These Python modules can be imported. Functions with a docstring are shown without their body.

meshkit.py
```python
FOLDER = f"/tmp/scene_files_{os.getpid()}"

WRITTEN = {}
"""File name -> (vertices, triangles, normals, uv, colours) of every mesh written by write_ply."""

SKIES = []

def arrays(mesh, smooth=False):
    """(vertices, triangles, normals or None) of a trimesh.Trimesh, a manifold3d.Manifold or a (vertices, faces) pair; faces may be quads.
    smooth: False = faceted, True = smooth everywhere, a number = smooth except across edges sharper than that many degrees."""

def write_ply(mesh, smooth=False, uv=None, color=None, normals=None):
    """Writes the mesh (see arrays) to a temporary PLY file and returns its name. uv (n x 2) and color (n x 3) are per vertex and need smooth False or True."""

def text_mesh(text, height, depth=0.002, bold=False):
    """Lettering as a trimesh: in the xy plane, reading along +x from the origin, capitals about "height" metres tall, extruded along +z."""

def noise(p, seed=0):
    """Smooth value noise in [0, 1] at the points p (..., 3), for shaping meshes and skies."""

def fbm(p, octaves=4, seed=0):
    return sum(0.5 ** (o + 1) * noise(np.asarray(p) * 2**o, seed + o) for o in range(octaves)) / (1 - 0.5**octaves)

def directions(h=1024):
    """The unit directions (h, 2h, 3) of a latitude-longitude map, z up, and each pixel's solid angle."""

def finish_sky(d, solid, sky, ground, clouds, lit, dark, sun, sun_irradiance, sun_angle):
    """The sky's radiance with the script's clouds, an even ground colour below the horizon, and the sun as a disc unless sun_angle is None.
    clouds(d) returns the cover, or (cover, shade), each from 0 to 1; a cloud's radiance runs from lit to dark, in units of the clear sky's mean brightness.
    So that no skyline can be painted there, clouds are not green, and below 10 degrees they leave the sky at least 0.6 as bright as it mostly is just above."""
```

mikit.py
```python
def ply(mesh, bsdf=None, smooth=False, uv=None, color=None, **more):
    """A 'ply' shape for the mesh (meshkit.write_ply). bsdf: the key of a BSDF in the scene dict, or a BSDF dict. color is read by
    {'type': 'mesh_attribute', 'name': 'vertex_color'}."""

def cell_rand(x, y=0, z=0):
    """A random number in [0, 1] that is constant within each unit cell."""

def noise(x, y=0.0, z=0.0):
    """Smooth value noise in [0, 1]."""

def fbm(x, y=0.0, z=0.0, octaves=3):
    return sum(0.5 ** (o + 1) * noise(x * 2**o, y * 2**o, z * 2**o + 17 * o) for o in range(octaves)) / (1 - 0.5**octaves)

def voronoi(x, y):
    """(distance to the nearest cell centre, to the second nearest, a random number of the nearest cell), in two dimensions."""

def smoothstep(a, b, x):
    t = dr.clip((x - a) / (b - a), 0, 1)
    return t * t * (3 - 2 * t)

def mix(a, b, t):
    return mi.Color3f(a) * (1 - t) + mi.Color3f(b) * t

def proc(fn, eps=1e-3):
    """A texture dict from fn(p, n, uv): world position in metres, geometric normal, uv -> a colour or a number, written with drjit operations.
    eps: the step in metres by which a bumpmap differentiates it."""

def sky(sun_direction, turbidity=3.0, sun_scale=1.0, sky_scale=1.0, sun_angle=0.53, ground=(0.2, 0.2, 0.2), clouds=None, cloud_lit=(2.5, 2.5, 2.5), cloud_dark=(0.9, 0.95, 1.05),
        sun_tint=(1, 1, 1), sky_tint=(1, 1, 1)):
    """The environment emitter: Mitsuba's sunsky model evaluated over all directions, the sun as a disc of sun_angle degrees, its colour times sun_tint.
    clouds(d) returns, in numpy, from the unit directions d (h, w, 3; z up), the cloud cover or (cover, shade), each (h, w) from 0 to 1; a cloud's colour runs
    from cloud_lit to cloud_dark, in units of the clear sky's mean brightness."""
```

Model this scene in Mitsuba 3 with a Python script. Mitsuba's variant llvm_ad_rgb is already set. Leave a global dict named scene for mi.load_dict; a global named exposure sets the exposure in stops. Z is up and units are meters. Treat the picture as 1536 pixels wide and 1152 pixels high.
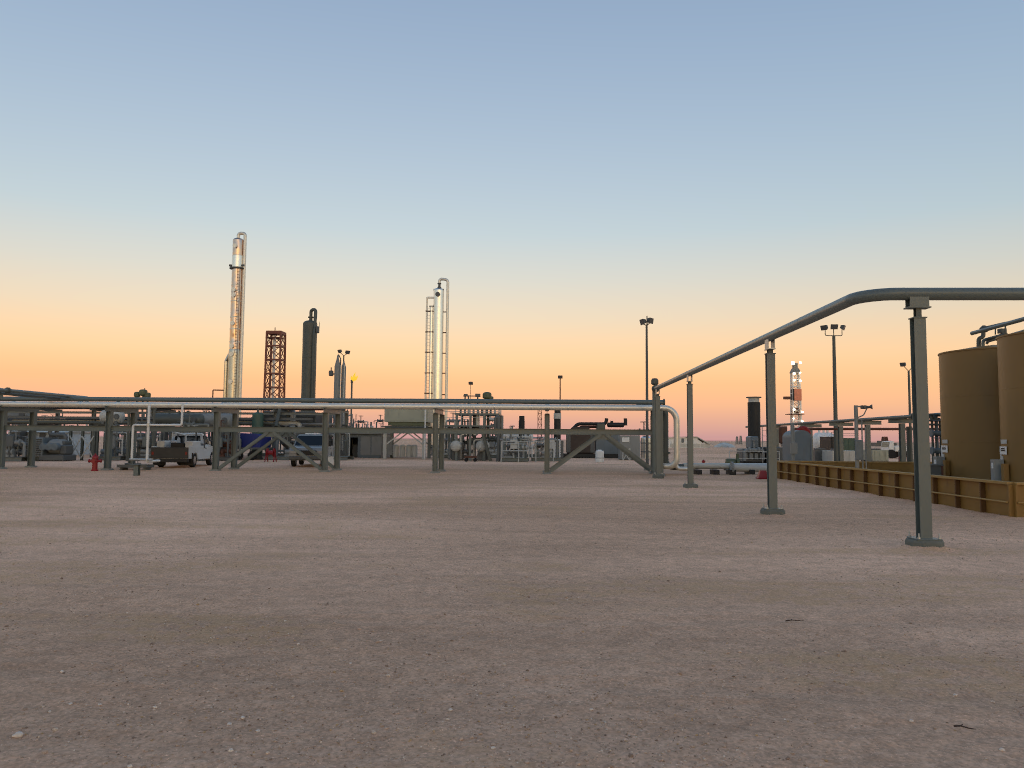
import math, random
import numpy as np, trimesh, shapely
from shapely.geometry import Polygon
import drjit as dr, mitsuba as mi, mikit, meshkit
from mikit import proc, noise, fbm, smoothstep, mix, voronoi, cell_rand
rng = np.random.default_rng(7)
random.seed(7)
T = mi.ScalarTransform4f
scene, labels = {'type': 'scene'}, {}
del scene['type']

# ------------------------------------------------------------------ camera, sky, exposure
F_PX, EYE = 1160.0, np.array([0.0, 0.0, 1.65])
PITCH, ROLL, YAW = math.radians(4.11), math.radians(0.43), math.radians(2.32)
FWD = np.array([-math.sin(YAW) * math.cos(PITCH), math.cos(YAW) * math.cos(PITCH), math.sin(PITCH)])
_r0 = np.array([math.cos(YAW), math.sin(YAW), 0.0])
_u0 = np.cross(_r0, FWD)
RGT = _r0 * math.cos(ROLL) + _u0 * math.sin(ROLL)
UPV = np.cross(RGT, FWD)
scene['camera'] = {'type': 'perspective', 'fov': math.degrees(2 * math.atan(768 / F_PX)), 'fov_axis': 'x', 'near_clip': 0.05, 'far_clip': 9000.0,
                   'to_world': T().look_at(origin=EYE.tolist(), target=(EYE + FWD).tolist(), up=UPV.tolist())}
SUN_AZ, SUN_EL = math.radians(-74), math.radians(1.2)


def dusk(d):
    """The dust veil of the evening sky opposite the sunset: peach, then pink, then the grey violet shadow of the earth at the very horizon. It fades out towards the sunset side, where the sky model's own afterglow shows."""
    el = np.degrees(np.arcsin(np.clip(d[..., 2], -1, 1)))
    az = np.arctan2(d[..., 1], d[..., 0])
    t = np.clip((np.cos(az - SUN_AZ - math.pi) + 0.05) / 1.0, 0, 1)
    w = 0.25 + 0.75 * t * t * (3 - 2 * t)
    cover = np.interp(el, [0, 4.0, 5.9, 8.8, 11.6, 15], [.95, .93, .62, .31, .13, 0])
    shade = np.interp(el, [0, .3, .8, 1.5, 2.5, 3.7, 6], [1, 1, .84, .66, .38, .18, 0])
    return cover * w, shade


scene['sky'] = mikit.sky([math.cos(SUN_AZ) * math.cos(SUN_EL), math.sin(SUN_AZ) * math.cos(SUN_EL), math.sin(SUN_EL)], turbidity=2.6, sun_scale=0.0, sky_scale=1.0,
                         sky_tint=(1.03, 1.35, 2.12), ground=(0.3, 0.22, 0.17), clouds=dusk, cloud_lit=(3.1, 1.55, 0.66), cloud_dark=(1.56, 0.84, 0.84))
exposure = 4.02


def pt(u, v, Y):
    """The point of the plane y = Y that lies behind the photograph's pixel (u, v)."""
    d = FWD + RGT * (u - 768) / F_PX + UPV * (576 - v) / F_PX
    return EYE + d * (Y / d[1])


def gnd(u, v):
    d = FWD + RGT * (u - 768) / F_PX + UPV * (576 - v) / F_PX
    return EYE + d * (-EYE[2] / d[2])


def X(u, Y, v=655): return float(pt(u, v, Y)[0])
def Z(v, Y, u=768): return float(pt(u, v, Y)[2])


# ------------------------------------------------------------------ materials
def two(d): return {'type': 'twosided', 'bsdf': d}


def paint(name, rgb, rough=0.45, grain=0.10, scale=3.0, spec=0.5, metallic=0.0, dust=None):
    """Painted or weathered metal: the colour with blotches, streaks and specks of dirt."""
    rgb = np.array(rgb)
    dirt = (rgb * 0.55 + np.array([.10, .085, .065]) * 0.45) if dust is None else np.array(dust)

    def fn(p, n, uv):
        a = fbm(p.x * scale, p.y * scale, p.z * scale, 3)
        b = smoothstep(0.58, 0.78, fbm(p.x * scale * 2.7 + 9, p.y * scale * 2.7, p.z * scale * 0.8, 3))
        return mix((rgb * (1 - grain)).tolist(), (rgb * (1 + grain)).tolist(), a) * (1 - 0.5 * b) + mi.Color3f(dirt.tolist()) * (0.5 * b)
    scene[name] = two({'type': 'principled', 'base_color': proc(fn), 'roughness': rough, 'specular': spec, 'metallic': metallic})


def plain(name, rgb, rough=0.5, metallic=0.0, spec=0.5):
    scene[name] = two({'type': 'principled', 'base_color': {'type': 'rgb', 'value': list(rgb)}, 'roughness': rough, 'metallic': metallic, 'specular': spec})


paint('m_sage', (0.128, 0.149, 0.140), 0.34, 0.05, 1.2, dust=(0.13, 0.138, 0.125))          # the grey green paint of racks and posts
paint('m_sage_dark', (0.082, 0.090, 0.078), 0.45, 0.12, 1.2)
paint('m_grey', (0.23, 0.235, 0.225), 0.5, 0.12, 1.5)
paint('m_greydark', (0.10, 0.103, 0.10), 0.5, 0.2, 1.5)
paint('m_bluegrey', (0.13, 0.155, 0.17), 0.5, 0.12, 1.5)
paint('m_pale', (0.48, 0.47, 0.43), 0.5, 0.1, 1.0)
paint('m_white', (0.72, 0.71, 0.68), 0.4, 0.06, 1.0)
paint('m_shed', (0.52, 0.60, 0.64), 0.5, 0.06, 1.0)
paint('m_cream', (0.34, 0.345, 0.27), 0.5, 0.08, 1.0)
paint('m_tan', (0.238, 0.128, 0.034), 0.5, 0.06, 0.6, dust=(0.18, 0.105, 0.036))
paint('m_ochre', (0.25, 0.132, 0.029), 0.5, 0.12, 2.0, dust=(0.15, 0.09, 0.04))
paint('m_mustard', (0.34, 0.20, 0.06), 0.5, 0.1, 2.0)
paint('m_rib', (0.115, 0.052, 0.014), 0.6, 0.2, 3.0, dust=(0.12, 0.06, 0.02))
paint('m_rust', (0.115, 0.045, 0.026), 0.7, 0.25, 3.0)
paint('m_red', (0.27, 0.012, 0.016), 0.4, 0.1, 2.0)
paint('m_blue', (0.009, 0.02, 0.15), 0.5, 0.1, 2.0)
paint('m_olive', (0.10, 0.115, 0.06), 0.5, 0.15, 2.0)
paint('m_green', (0.05, 0.10, 0.075), 0.5, 0.15, 2.0)
paint('m_brown', (0.055, 0.036, 0.028), 0.6, 0.2, 2.0)
paint('m_rigorange', (0.80, 0.27, 0.15), 0.5, 0.1, 1.0)
paint('m_mastred', (0.20, 0.06, 0.035), 0.55, 0.15, 1.0)
paint('m_concrete', (0.25, 0.245, 0.22), 0.85, 0.15, 5.0, 0.25)
paint('m_plant', (0.155, 0.165, 0.152), 0.5, 0.12, 1.5)
paint('m_footing', (0.15, 0.155, 0.135), 0.8, 0.18, 5.0, 0.25)
paint('m_dirt', (0.24, 0.19, 0.15), 0.95, 0.2, 0.05, 0.2)
plain('m_black', (0.014, 0.013, 0.013), 0.55)
plain('m_trim', (0.036, 0.036, 0.037), 0.5)
plain('m_rubber', (0.02, 0.02, 0.02), 0.8, 0, 0.3)
plain('m_glass', (0.012, 0.014, 0.016), 0.08, 0, 0.6)
plain('m_chrome', (0.75, 0.75, 0.75), 0.2, 1.0)
plain('m_lens', (0.30, 0.30, 0.29), 0.15, 0, 0.7)
plain('m_lampglass', (0.09, 0.09, 0.09), 0.2, 0, 0.6)
plain('m_taillight', (0.25, 0.01, 0.01), 0.2)
plain('m_galv', (0.50, 0.51, 0.50), 0.42, 0.75)
paint('m_truckwhite', (0.62, 0.61, 0.58), 0.3, 0.04, 1.5)
paint('m_truckgrey', (0.27, 0.275, 0.27), 0.28, 0.05, 1.5)


def clad(name, rgb, rough, lump, size, metallic=1.0):
    """Aluminium cladding: sheets that lie a little uneven, so that what they mirror breaks up."""
    def fn(p, n, uv):
        return lump * fbm(p.x * size, p.y * size, p.z * size * 0.7, 2)
    scene[name] = two({'type': 'bumpmap', 'arbitrary': proc(fn, 0.02), 'scale': 1.0,
                       'bsdf': {'type': 'principled', 'base_color': {'type': 'rgb', 'value': list(rgb)}, 'metallic': metallic, 'roughness': rough}})


clad('m_clad', (0.84, 0.78, 0.67), 0.38, 0.005, 2.2, 0.5)
clad('m_clad_grey', (0.58, 0.55, 0.48), 0.3, 0.03, 1.2)
clad('m_clad_crinkled', (0.66, 0.50, 0.42), 0.16, 0.09, 1.2)
clad('m_clad_satin', (0.86, 0.84, 0.80), 0.26, 0.008, 1.0)


def ground_color(p, n, uv):
    a = fbm(p.x * 0.10 + 3, p.y * 0.16, 0.0, 4)
    streak = fbm(p.x * 0.22, p.y * 2.1 + 0.25 * fbm(p.x * 0.3, p.y * 0.3, 0, 2), 3.0, 4)
    fine = fbm(p.x * 9, p.y * 9, 1.0, 4)
    grit = fbm(p.x * 55, p.y * 55, 2.0, 3)
    c = mix((0.51, 0.309, 0.198), (0.71, 0.440, 0.293), smoothstep(0.30, 0.70, a))
    c = c * (0.86 + 0.28 * streak) * (0.80 + 0.40 * fine) * (0.66 + 0.68 * grit)
    ochre = smoothstep(0.52, 0.68, fbm(p.x * 0.35 + 20, p.y * 0.9, 5.0, 4)) * smoothstep(0.35, 0.6, fine)
    c = c * (1 - 0.42 * ochre) + mi.Color3f(0.40, 0.24, 0.11) * (0.42 * ochre)
    speck = noise(p.x * 95, p.y * 95, 7.0)
    return dr.select(speck > 0.93, c * 1.55, dr.select(speck < 0.05, c * 0.6, c))


def ground_relief(p, n, uv):
    return 0.016 * fbm(p.x * 5, p.y * 9, 0.0, 3) + 0.011 * fbm(p.x * 38, p.y * 38, 4.0, 3)


scene['m_ground'] = {'type': 'bumpmap', 'arbitrary': proc(ground_relief, 0.006), 'scale': 1.0,
                     'bsdf': {'type': 'principled', 'base_color': proc(ground_color), 'roughness': 0.95, 'specular': 0.3}}
scene['m_stone'] = two({'type': 'principled', 'base_color': {'type': 'mesh_attribute', 'name': 'vertex_color'}, 'roughness': 0.9, 'specular': 0.25})
plain('m_palestone', (0.70, 0.59, 0.49), 0.9)
plain('m_twig', (0.075, 0.05, 0.038), 0.9)

# ------------------------------------------------------------------ mesh helpers
XF = [np.eye(4)]


def mesh(v, f): return trimesh.Trimesh(np.asarray(v, float), np.asarray(f, int), process=False)


def cat(ms):
    ms = [m for m in ms if m is not None]
    if len(ms) == 1: return ms[0]
    n, vs, fs = 0, [], []
    for m in ms:
        vs.append(np.asarray(m.vertices)); fs.append(np.asarray(m.faces) + n); n += len(m.vertices)
    return mesh(np.vstack(vs), np.vstack(fs))


BOXF = np.array([[0, 2, 1], [1, 2, 3], [4, 5, 6], [5, 7, 6], [0, 1, 4], [1, 5, 4], [2, 6, 3], [3, 6, 7], [0, 4, 2], [2, 4, 6], [1, 3, 5], [3, 7, 5]])


def box(x0, x1, y0, y1, z0, z1):
    return mesh([[x, y, z] for z in (z0, z1) for y in (y0, y1) for x in (x0, x1)], BOXF)


def cbox(c, s): return box(c[0] - s[0] / 2, c[0] + s[0] / 2, c[1] - s[1] / 2, c[1] + s[1] / 2, c[2] - s[2] / 2, c[2] + s[2] / 2)


def hull(pts): return trimesh.convex.convex_hull(np.asarray(pts, float))


def rbox(x0, x1, y0, y1, z0, z1, b=0.02):
    """A box with chamfered edges."""
    p = []
    for x, sx in ((x0, 1), (x1, -1)):
        for y, sy in ((y0, 1), (y1, -1)):
            for z, sz in ((z0, 1), (z1, -1)):
                p += [[x + sx * b, y + sy * b, z], [x + sx * b, y, z + sz * b], [x, y + sy * b, z + sz * b]]
    return hull(p)


def frame_of(t, up=(0, 0, 1)):
    t = np.asarray(t, float); t = t / np.linalg.norm(t)
    a = np.asarray(up, float)
    if abs(t @ a) > 0.98: a = np.array([0, 1.0, 0])
    s = np.cross(t, a); s /= np.linalg.norm(s)
    return t, s, np.cross(s, t)


def bar(p, q, w, h, up=(0, 0, 1)):
    """A straight bar of rectangular section, h along up."""
    p, q = np.asarray(p, float), np.asarray(q, float)
    t, s, a = frame_of(q - p, up)
    v = [c + s * (i * w / 2) + a * (j * h / 2) for c in (p, q) for j in (-1, 1) for i in (-1, 1)]
    m = mesh(v, BOXF)
    return m


def hbeam(p, q, w, h, t=0.014, up=(0, 0, 1)):
    """An H section: flanges of width w, h apart along up."""
    p, q = np.asarray(p, float), np.asarray(q, float)
    _, s, a = frame_of(q - p, up)
    return cat([bar(p + a * (h / 2 - t / 2), q + a * (h / 2 - t / 2), w, t, up), bar(p - a * (h / 2 - t / 2), q - a * (h / 2 - t / 2), w, t, up), bar(p, q, t * 0.8, h - 2 * t + 0.004, up)])


def tube(path, r, n=12, bend=0.0, caps=True, steps=7):
    """A pipe along the points, its corners rounded with radius bend; r may be a list with one radius per point when bend is 0."""
    P = [np.asarray(p, float) for p in path]
    if bend > 0 and len(P) > 2:
        out = [P[0]]
        for i in range(1, len(P) - 1):
            a, b = P[i - 1] - P[i], P[i + 1] - P[i]
            la, lb = np.linalg.norm(a), np.linalg.norm(b)
            a, b = a / la, b / lb
            ang = math.acos(np.clip(a @ b, -1, 1))
            if ang > 3.1: out.append(P[i]); continue
            d = min(bend / math.tan(ang / 2), la * 0.49, lb * 0.49)
            rr = d * math.tan(ang / 2)
            c = P[i] + (a + b) / np.linalg.norm(a + b) * (rr / math.sin(ang / 2))
            e0, e1 = P[i] + a * d - c, P[i] + b * d - c
            om = math.pi - ang
            for k in range(steps + 1):
                t = k / steps
                out.append(c + (math.sin((1 - t) * om) * e0 + math.sin(t * om) * e1) / math.sin(om))
        P = out + [P[-1]]
    m = len(P)
    R = [r] * m if np.isscalar(r) else list(r)
    tan = []
    for i in range(m):
        d = P[min(i + 1, m - 1)] - P[max(i - 1, 0)]
        tan.append(d / np.linalg.norm(d))
    _, s, a = frame_of(tan[0])
    th = np.linspace(0, 2 * np.pi, n, endpoint=False)
    vs = []
    for i in range(m):
        s = s - tan[i] * (s @ tan[i]); s /= np.linalg.norm(s)
        a = np.cross(tan[i], s)
        vs.append(P[i] + R[i] * (np.cos(th)[:, None] * s + np.sin(th)[:, None] * a))
    fs = []
    for i in range(m - 1):
        for k in range(n):
            k2 = (k + 1) % n
            fs += [[i * n + k, i * n + k2, (i + 1) * n + k2], [i * n + k, (i + 1) * n + k2, (i + 1) * n + k]]
    V = np.vstack(vs)
    if caps:
        b = len(V)
        V = np.vstack([V, vs[0], vs[-1]])
        fs += [[b, b + k + 1, b + k] for k in range(1, n - 1)] + [[b + n, b + n + k, b + n + k + 1] for k in range(1, n - 1)]
    return mesh(V, fs)


def rod(p, q, r, n=8): return tube([p, q], r, n)


def lathe(prof, c=(0, 0, 0), axis=(0, 0, 1), n=24):
    """A solid of revolution from (radius, height) pairs along the axis at c."""
    t, s, a = frame_of(axis)
    c = np.asarray(c, float)
    th = np.linspace(0, 2 * np.pi, n, endpoint=False)
    ring = np.cos(th)[:, None] * s - np.sin(th)[:, None] * a
    V = np.vstack([c + t * h + ring * max(r, 1e-4) for r, h in prof])
    fs = []
    for i in range(len(prof) - 1):
        for k in range(n):
            k2 = (k + 1) % n
            fs += [[i * n + k, i * n + k2, (i + 1) * n + k2], [i * n + k, (i + 1) * n + k2, (i + 1) * n + k]]
    return mesh(V, fs)


def dome(r, h0, h1, k=6, bulge=0.5):
    """Profile of a cylinder of radius r from h0 to h1 with elliptical heads."""
    lo = [(r * math.sin(t), h0 - bulge * r * math.cos(t)) for t in np.linspace(0, math.pi / 2, k)]
    hi = [(r * math.cos(t), h1 + bulge * r * math.sin(t)) for t in np.linspace(0, math.pi / 2, k)]
    return lo + hi


def prism(poly, x0, x1, axis='x'):
    """A polygon of (a, b) pairs pushed along an axis: 'x' reads the pairs as (y, z), 'y' as (x, z)."""
    m = trimesh.creation.extrude_polygon(poly if isinstance(poly, Polygon) else Polygon(poly), x1 - x0, engine='earcut')
    v = np.asarray(m.vertices)
    w = np.column_stack([x0 + v[:, 2], v[:, 0], v[:, 1]]) if axis == 'x' else np.column_stack([v[:, 0], x1 - v[:, 2], v[:, 1]])
    return mesh(w, m.faces)


taken = {}


def numbered(name):
    k = taken.get(name, -1) + 1
    taken[name] = k
    return name if k == 0 else f'{name}_{k:03d}'


def thing(name, label, cat_, group=None, kind=None):
    key = numbered(name)
    labels[key] = {'label': label, 'category': cat_}
    if group: labels[key]['group'] = group
    if kind: labels[key]['kind'] = kind
    return key


def part(parent, name, m, mat, label=None, smooth=30, kind=None):
    key = numbered(parent + '__' + name)
    m = cat(m) if isinstance(m, (list, tuple)) else m
    if XF[-1] is not None and not np.allclose(XF[-1], np.eye(4)):
        m = mesh(trimesh.transform_points(m.vertices, XF[-1]), m.faces)
    scene[key] = mikit.ply(m, mat, smooth=smooth)
    if label or kind: labels[key] = {}
    if label: labels[key]['label'] = label
    if kind: labels[key]['kind'] = kind
    return key


class at:
    def __init__(self, x, y, z=0.0, deg=0.0):
        a = math.radians(deg)
        self.m = np.array([[math.cos(a), -math.sin(a), 0, x], [math.sin(a), math.cos(a), 0, y], [0, 0, 1, z], [0, 0, 0, 1.0]])

    def __enter__(self): XF.append(XF[-1] @ self.m)
    def __exit__(self, *a): XF.pop()


# ------------------------------------------------------------------ the ground
POST_FEET = [gnd(1384, 822)[:2], gnd(1160.5, 773)[:2], gnd(1035, 732.5)[:2]]
WALL_CORNER = gnd(1522, 777)[:2]


def ground_height(x, y):
    p = np.stack([x * 0.22, y * 0.5, np.zeros_like(x)], -1)
    h = 0.030 * (meshkit.fbm(p, 3, 3) - 0.5)
    p2 = np.stack([x * 1.6, y * 4.0, np.zeros_like(x)], -1)
    h = h + 0.016 * (meshkit.fbm(p2, 3, 8) - 0.5)
    p3 = np.stack([x * 9.0, y * 11.0, np.zeros_like(x)], -1)
    r = np.hypot(x, y)
    h = h + 0.011 * (meshkit.fbm(p3, 2, 5) - 0.5) * np.clip((30 - r) / 20, 0, 1)
    for y0, amp, w, fq, ph, dp in ((7.1, .5, .11, .12, 0.3, .011), (8.9, .5, .12, .12, 0.3, .010), (13.2, .9, .16, .07, 1.9, .014), (15.1, .9, .16, .07, 1.9, .013), (22.5, 1.2, .22, .05, .8, .016), (24.6, 1.2, .22, .05, .8, .016), (5.2, .25, .10, .2, 2.2, .008)):
        d = (y - (y0 + amp * np.sin(x * fq + ph))) / w                      # shallow wheel tracks with low shoulders
        h = h + 0.7 * dp * (-np.exp(-d * d) + 0.5 * np.exp(-(np.abs(d) - 1.9) ** 2 * 1.5)) * (0.5 + meshkit.fbm(np.stack([x * .3, y * .3, 0 * x], -1), 2, 31))
    for (px, py) in POST_FEET:                                              # loose soil that has gathered round the footings
        d = np.hypot(x - px, y - py)
        h = h + .075 * np.exp(-(np.clip(d - .2, 0, 9) / .17) ** 2) * (0.35 + 0.9 * meshkit.fbm(np.stack([x * 4, y * 4, 0 * x], -1), 2, 17))
    wx = np.clip(np.abs(x - (WALL_CORNER[0] - .1)) - .05, 0, 9) + np.clip(WALL_CORNER[1] - y, 0, 9)
    wy = np.clip(np.abs(y - (WALL_CORNER[1] - .1)) - .05, 0, 9) + np.clip(WALL_CORNER[0] - x, 0, 9)
    h = h + .07 * np.exp(-(np.minimum(wx, wy) / .22) ** 2) * np.clip((60 - r) / 20, 0, 1) * meshkit.fbm(np.stack([x * 1.1, y * 1.1, 0 * x], -1), 3, 19)
    return h * np.clip((400 - r) / 300, 0, 1) - 0.012


az = np.concatenate([np.radians(np.linspace(50, 130, 760)), np.radians(np.linspace(132, 408, 120))])
rad = np.concatenate([[0.0], np.geomspace(0.6, 3.2, 30), np.geomspace(3.3, 60, 430), np.geomspace(64, 7000, 60)])
gx, gy = rad[:, None] * np.cos(az), rad[:, None] * np.sin(az)
V = np.stack([gx, gy, ground_height(gx, gy)], -1).reshape(-1, 3)
na = len(az)
i, k = np.meshgrid(np.arange(len(rad) - 1), np.arange(na), indexing='ij')
k2 = (k + 1) % na
a0, a1, b0, b1 = (i * na + k).ravel(), (i * na + k2).ravel(), ((i + 1) * na + k).ravel(), ((i + 1) * na + k2).ravel()
Fg = np.vstack([np.stack([a0, b0, b1], 1), np.stack([a0, b1, a1], 1)])
Fg = Fg[~((Fg[:, 0] < na) & (Fg[:, 1] < na))]
scene['ground'] = mikit.ply(mesh(V, Fg), 'm_ground', smooth=True)
labels['ground'] = {'label': 'bare graded caliche ground with scattered gravel', 'category': 'ground', 'kind': 'structure'}

# loose gravel: every pebble a small faceted stone, nearer ones a few centimetres across
ico = trimesh.creation.icosahedron()
ico2 = trimesh.creation.icosphere(subdivisions=1)


def stone_mesh(seed, base=ico):
    g = np.random.default_rng(seed)
    v = np.array(base.vertices)
    v = v * (0.75 + 0.5 * g.random((len(v), 1)))
    return v * np.array([1, 0.75 + 0.3 * g.random(), 0.5 + 0.25 * g.random()])


kinds = [stone_mesh(s) for s in range(8)]
N = 26000
yy = 3.0 / (1 - rng.random(N) * (1 - 3.0 / 34))
xx = (rng.random(N) * 2 - 1) * yy * 0.78 - 0.04 * yy
clump = meshkit.fbm(np.stack([xx * 0.8, yy * 0.8, 0 * xx], -1), 3, 21)
keep = rng.random(N) < np.clip((clump - 0.33) * 3.2, 0.05, 1)
xx, yy = xx[keep], yy[keep]
size = 0.0035 + 0.0055 * rng.random(len(xx)) ** 2 + 0.010 * (rng.random(len(xx)) < 0.06) * rng.random(len(xx)) + 0.0006 * np.clip(yy - 6, 0, 12)
zz = ground_height(xx, yy)
sv, sf, sc = [], [], []
tones = np.array([[.52, .36, .26], [.42, .29, .21], [.60, .46, .35], [.27, .18, .13], [.48, .31, .17], [.68, .56, .45]])
pick = rng.choice(6, len(xx), p=[.30, .26, .14, .16, .10, .04])
for q in range(len(xx)):
    v = kinds[q % 8]
    a = rng.random() * 6.283
    c, s = math.cos(a), math.sin(a)
    w = np.column_stack([v[:, 0] * c - v[:, 1] * s, v[:, 0] * s + v[:, 1] * c, v[:, 2]]) * size[q]
    sv.append(w + [xx[q], yy[q], zz[q] + size[q] * 0.25]); sf.append(ico.faces + 12 * q); sc.append(np.repeat(tones[pick[q]][None] * (0.85 + 0.3 * rng.random()), 12, 0))
scene['gravel'] = mikit.ply(mesh(np.vstack(sv), np.vstack(sf)), 'm_stone', smooth=False, color=np.vstack(sc))
labels['gravel'] = {'label': 'loose gravel scattered over the bare foreground', 'category': 'gravel', 'kind': 'stuff'}

for j, (u, v, s) in enumerate([(27, 1099, 0.028), (233, 1057, 0.014), (106, 1052, 0.012), (150, 1053, 0.012), (364, 1073, 0.012), (195, 1147, 0.013), (887, 1061, 0.013), (1503, 1120, 0.014), (1367, 1078, 0.014),
                               (93, 1005, 0.013), (676, 1062, 0.013), (740, 1119, 0.012), (1433, 1040, 0.013), (344, 1082, 0.013), (387, 1093, 0.012), (526, 992, 0.011)]):
    p = gnd(u, v)
    t = thing('pale_stone', 'small pale stone lying loose on the bare foreground', 'stone', 'pale stones on the ground')
    z = float(ground_height(np.array([p[0]]), np.array([p[1]]))[0])
    scene[t] = mikit.ply(mesh(stone_mesh(40 + j, ico2) * s + [p[0], p[1], z + 0.3 * s], ico2.faces), 'm_palestone', smooth=40)
for (u, v, L, a, lab) in [(1192, 932, 0.17, 4, 'thin dark twig lying on the ground below the pipe posts, the upper of the two'), (1447, 1093, 0.11, -28, 'thin dark twig lying near the lower right corner')]:
    p = gnd(u, v)
    t = thing('twig', lab, 'twig')
    with at(p[0], p[1], 0.002, a):
        part(t, 'stem', tube([[-L / 2, 0, .003], [-L / 6, .006, .008], [L / 5, -.004, .006], [L / 2, .004, .004]], [.006, .005, .004, .002], 7), 'm_twig')
        part(t, 'twiglet', tube([[-L / 5, .004, .007], [-L / 12, .03, .012]], [.004, .002], 6), 'm_twig')

# ------------------------------------------------------------------ overhead pipe on its posts, right foreground
PR = 0.101                                                # pipe radius
p1, p2, p3 = gnd(1384, 822), gnd(1160.5, 773), gnd(1035, 732.5)
LX = 0.5 * (p2[0] + p3[0])                                # the line that posts two to four share
PZ = Z(441, p1[1], 1384)                                  # pipe height
BY = p1[1]
pipe_end = 35.6
lp = thing('overhead_pipe', 'long grey green pipe on tall posts that bends and leaves at the right edge', 'pipe')
part(lp, 'pipe_run', tube([[LX, pipe_end, PZ], [LX, BY, PZ], [BY + 12, BY, PZ]], PR, 28, 0.55, steps=14), 'm_sage')
for y in (15.5, 21.6, 27.7, 33.4): part(lp, 'weld_seam', lathe([(PR, 0), (PR + .004, .004), (PR + .004, .012), (PR, .016)], (LX, y, PZ), (0, 1, 0), 24), 'm_sage')
part(lp, 'weld_seam', lathe([(PR, 0), (PR + .004, .004), (PR + .004, .012), (PR, .016)], (LX + .62, BY, PZ), (1, 0, 0), 24), 'm_sage')
part(lp, 'flange', [lathe([(0, 0), (PR * 1.75, 0), (PR * 1.75, .05), (0, .05)], (LX, pipe_end, PZ), (0, 1, 0), 20), lathe([(0, .06), (PR * 1.75, .06), (PR * 1.75, .11), (0, .11)], (LX, pipe_end, PZ), (0, 1, 0), 20)], 'm_sage_dark')
part(lp, 'end_elbow', tube([[LX, pipe_end + .1, PZ], [LX, pipe_end + .45, PZ], [LX, pipe_end + .45, 0.2]], PR, 18, 0.28), 'm_sage')
vz = PZ + .05
part(lp, 'valve_actuator', [lathe([(0, 0), (.13, 0), (.17, .05), (.17, .22), (.11, .30), (0, .31)], (LX, pipe_end + .30, vz + .14), (0, 0, 1), 16), rod((LX, pipe_end + .3, vz), (LX, pipe_end + .3, vz + .16), .04)], 'm_sage_dark')


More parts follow.
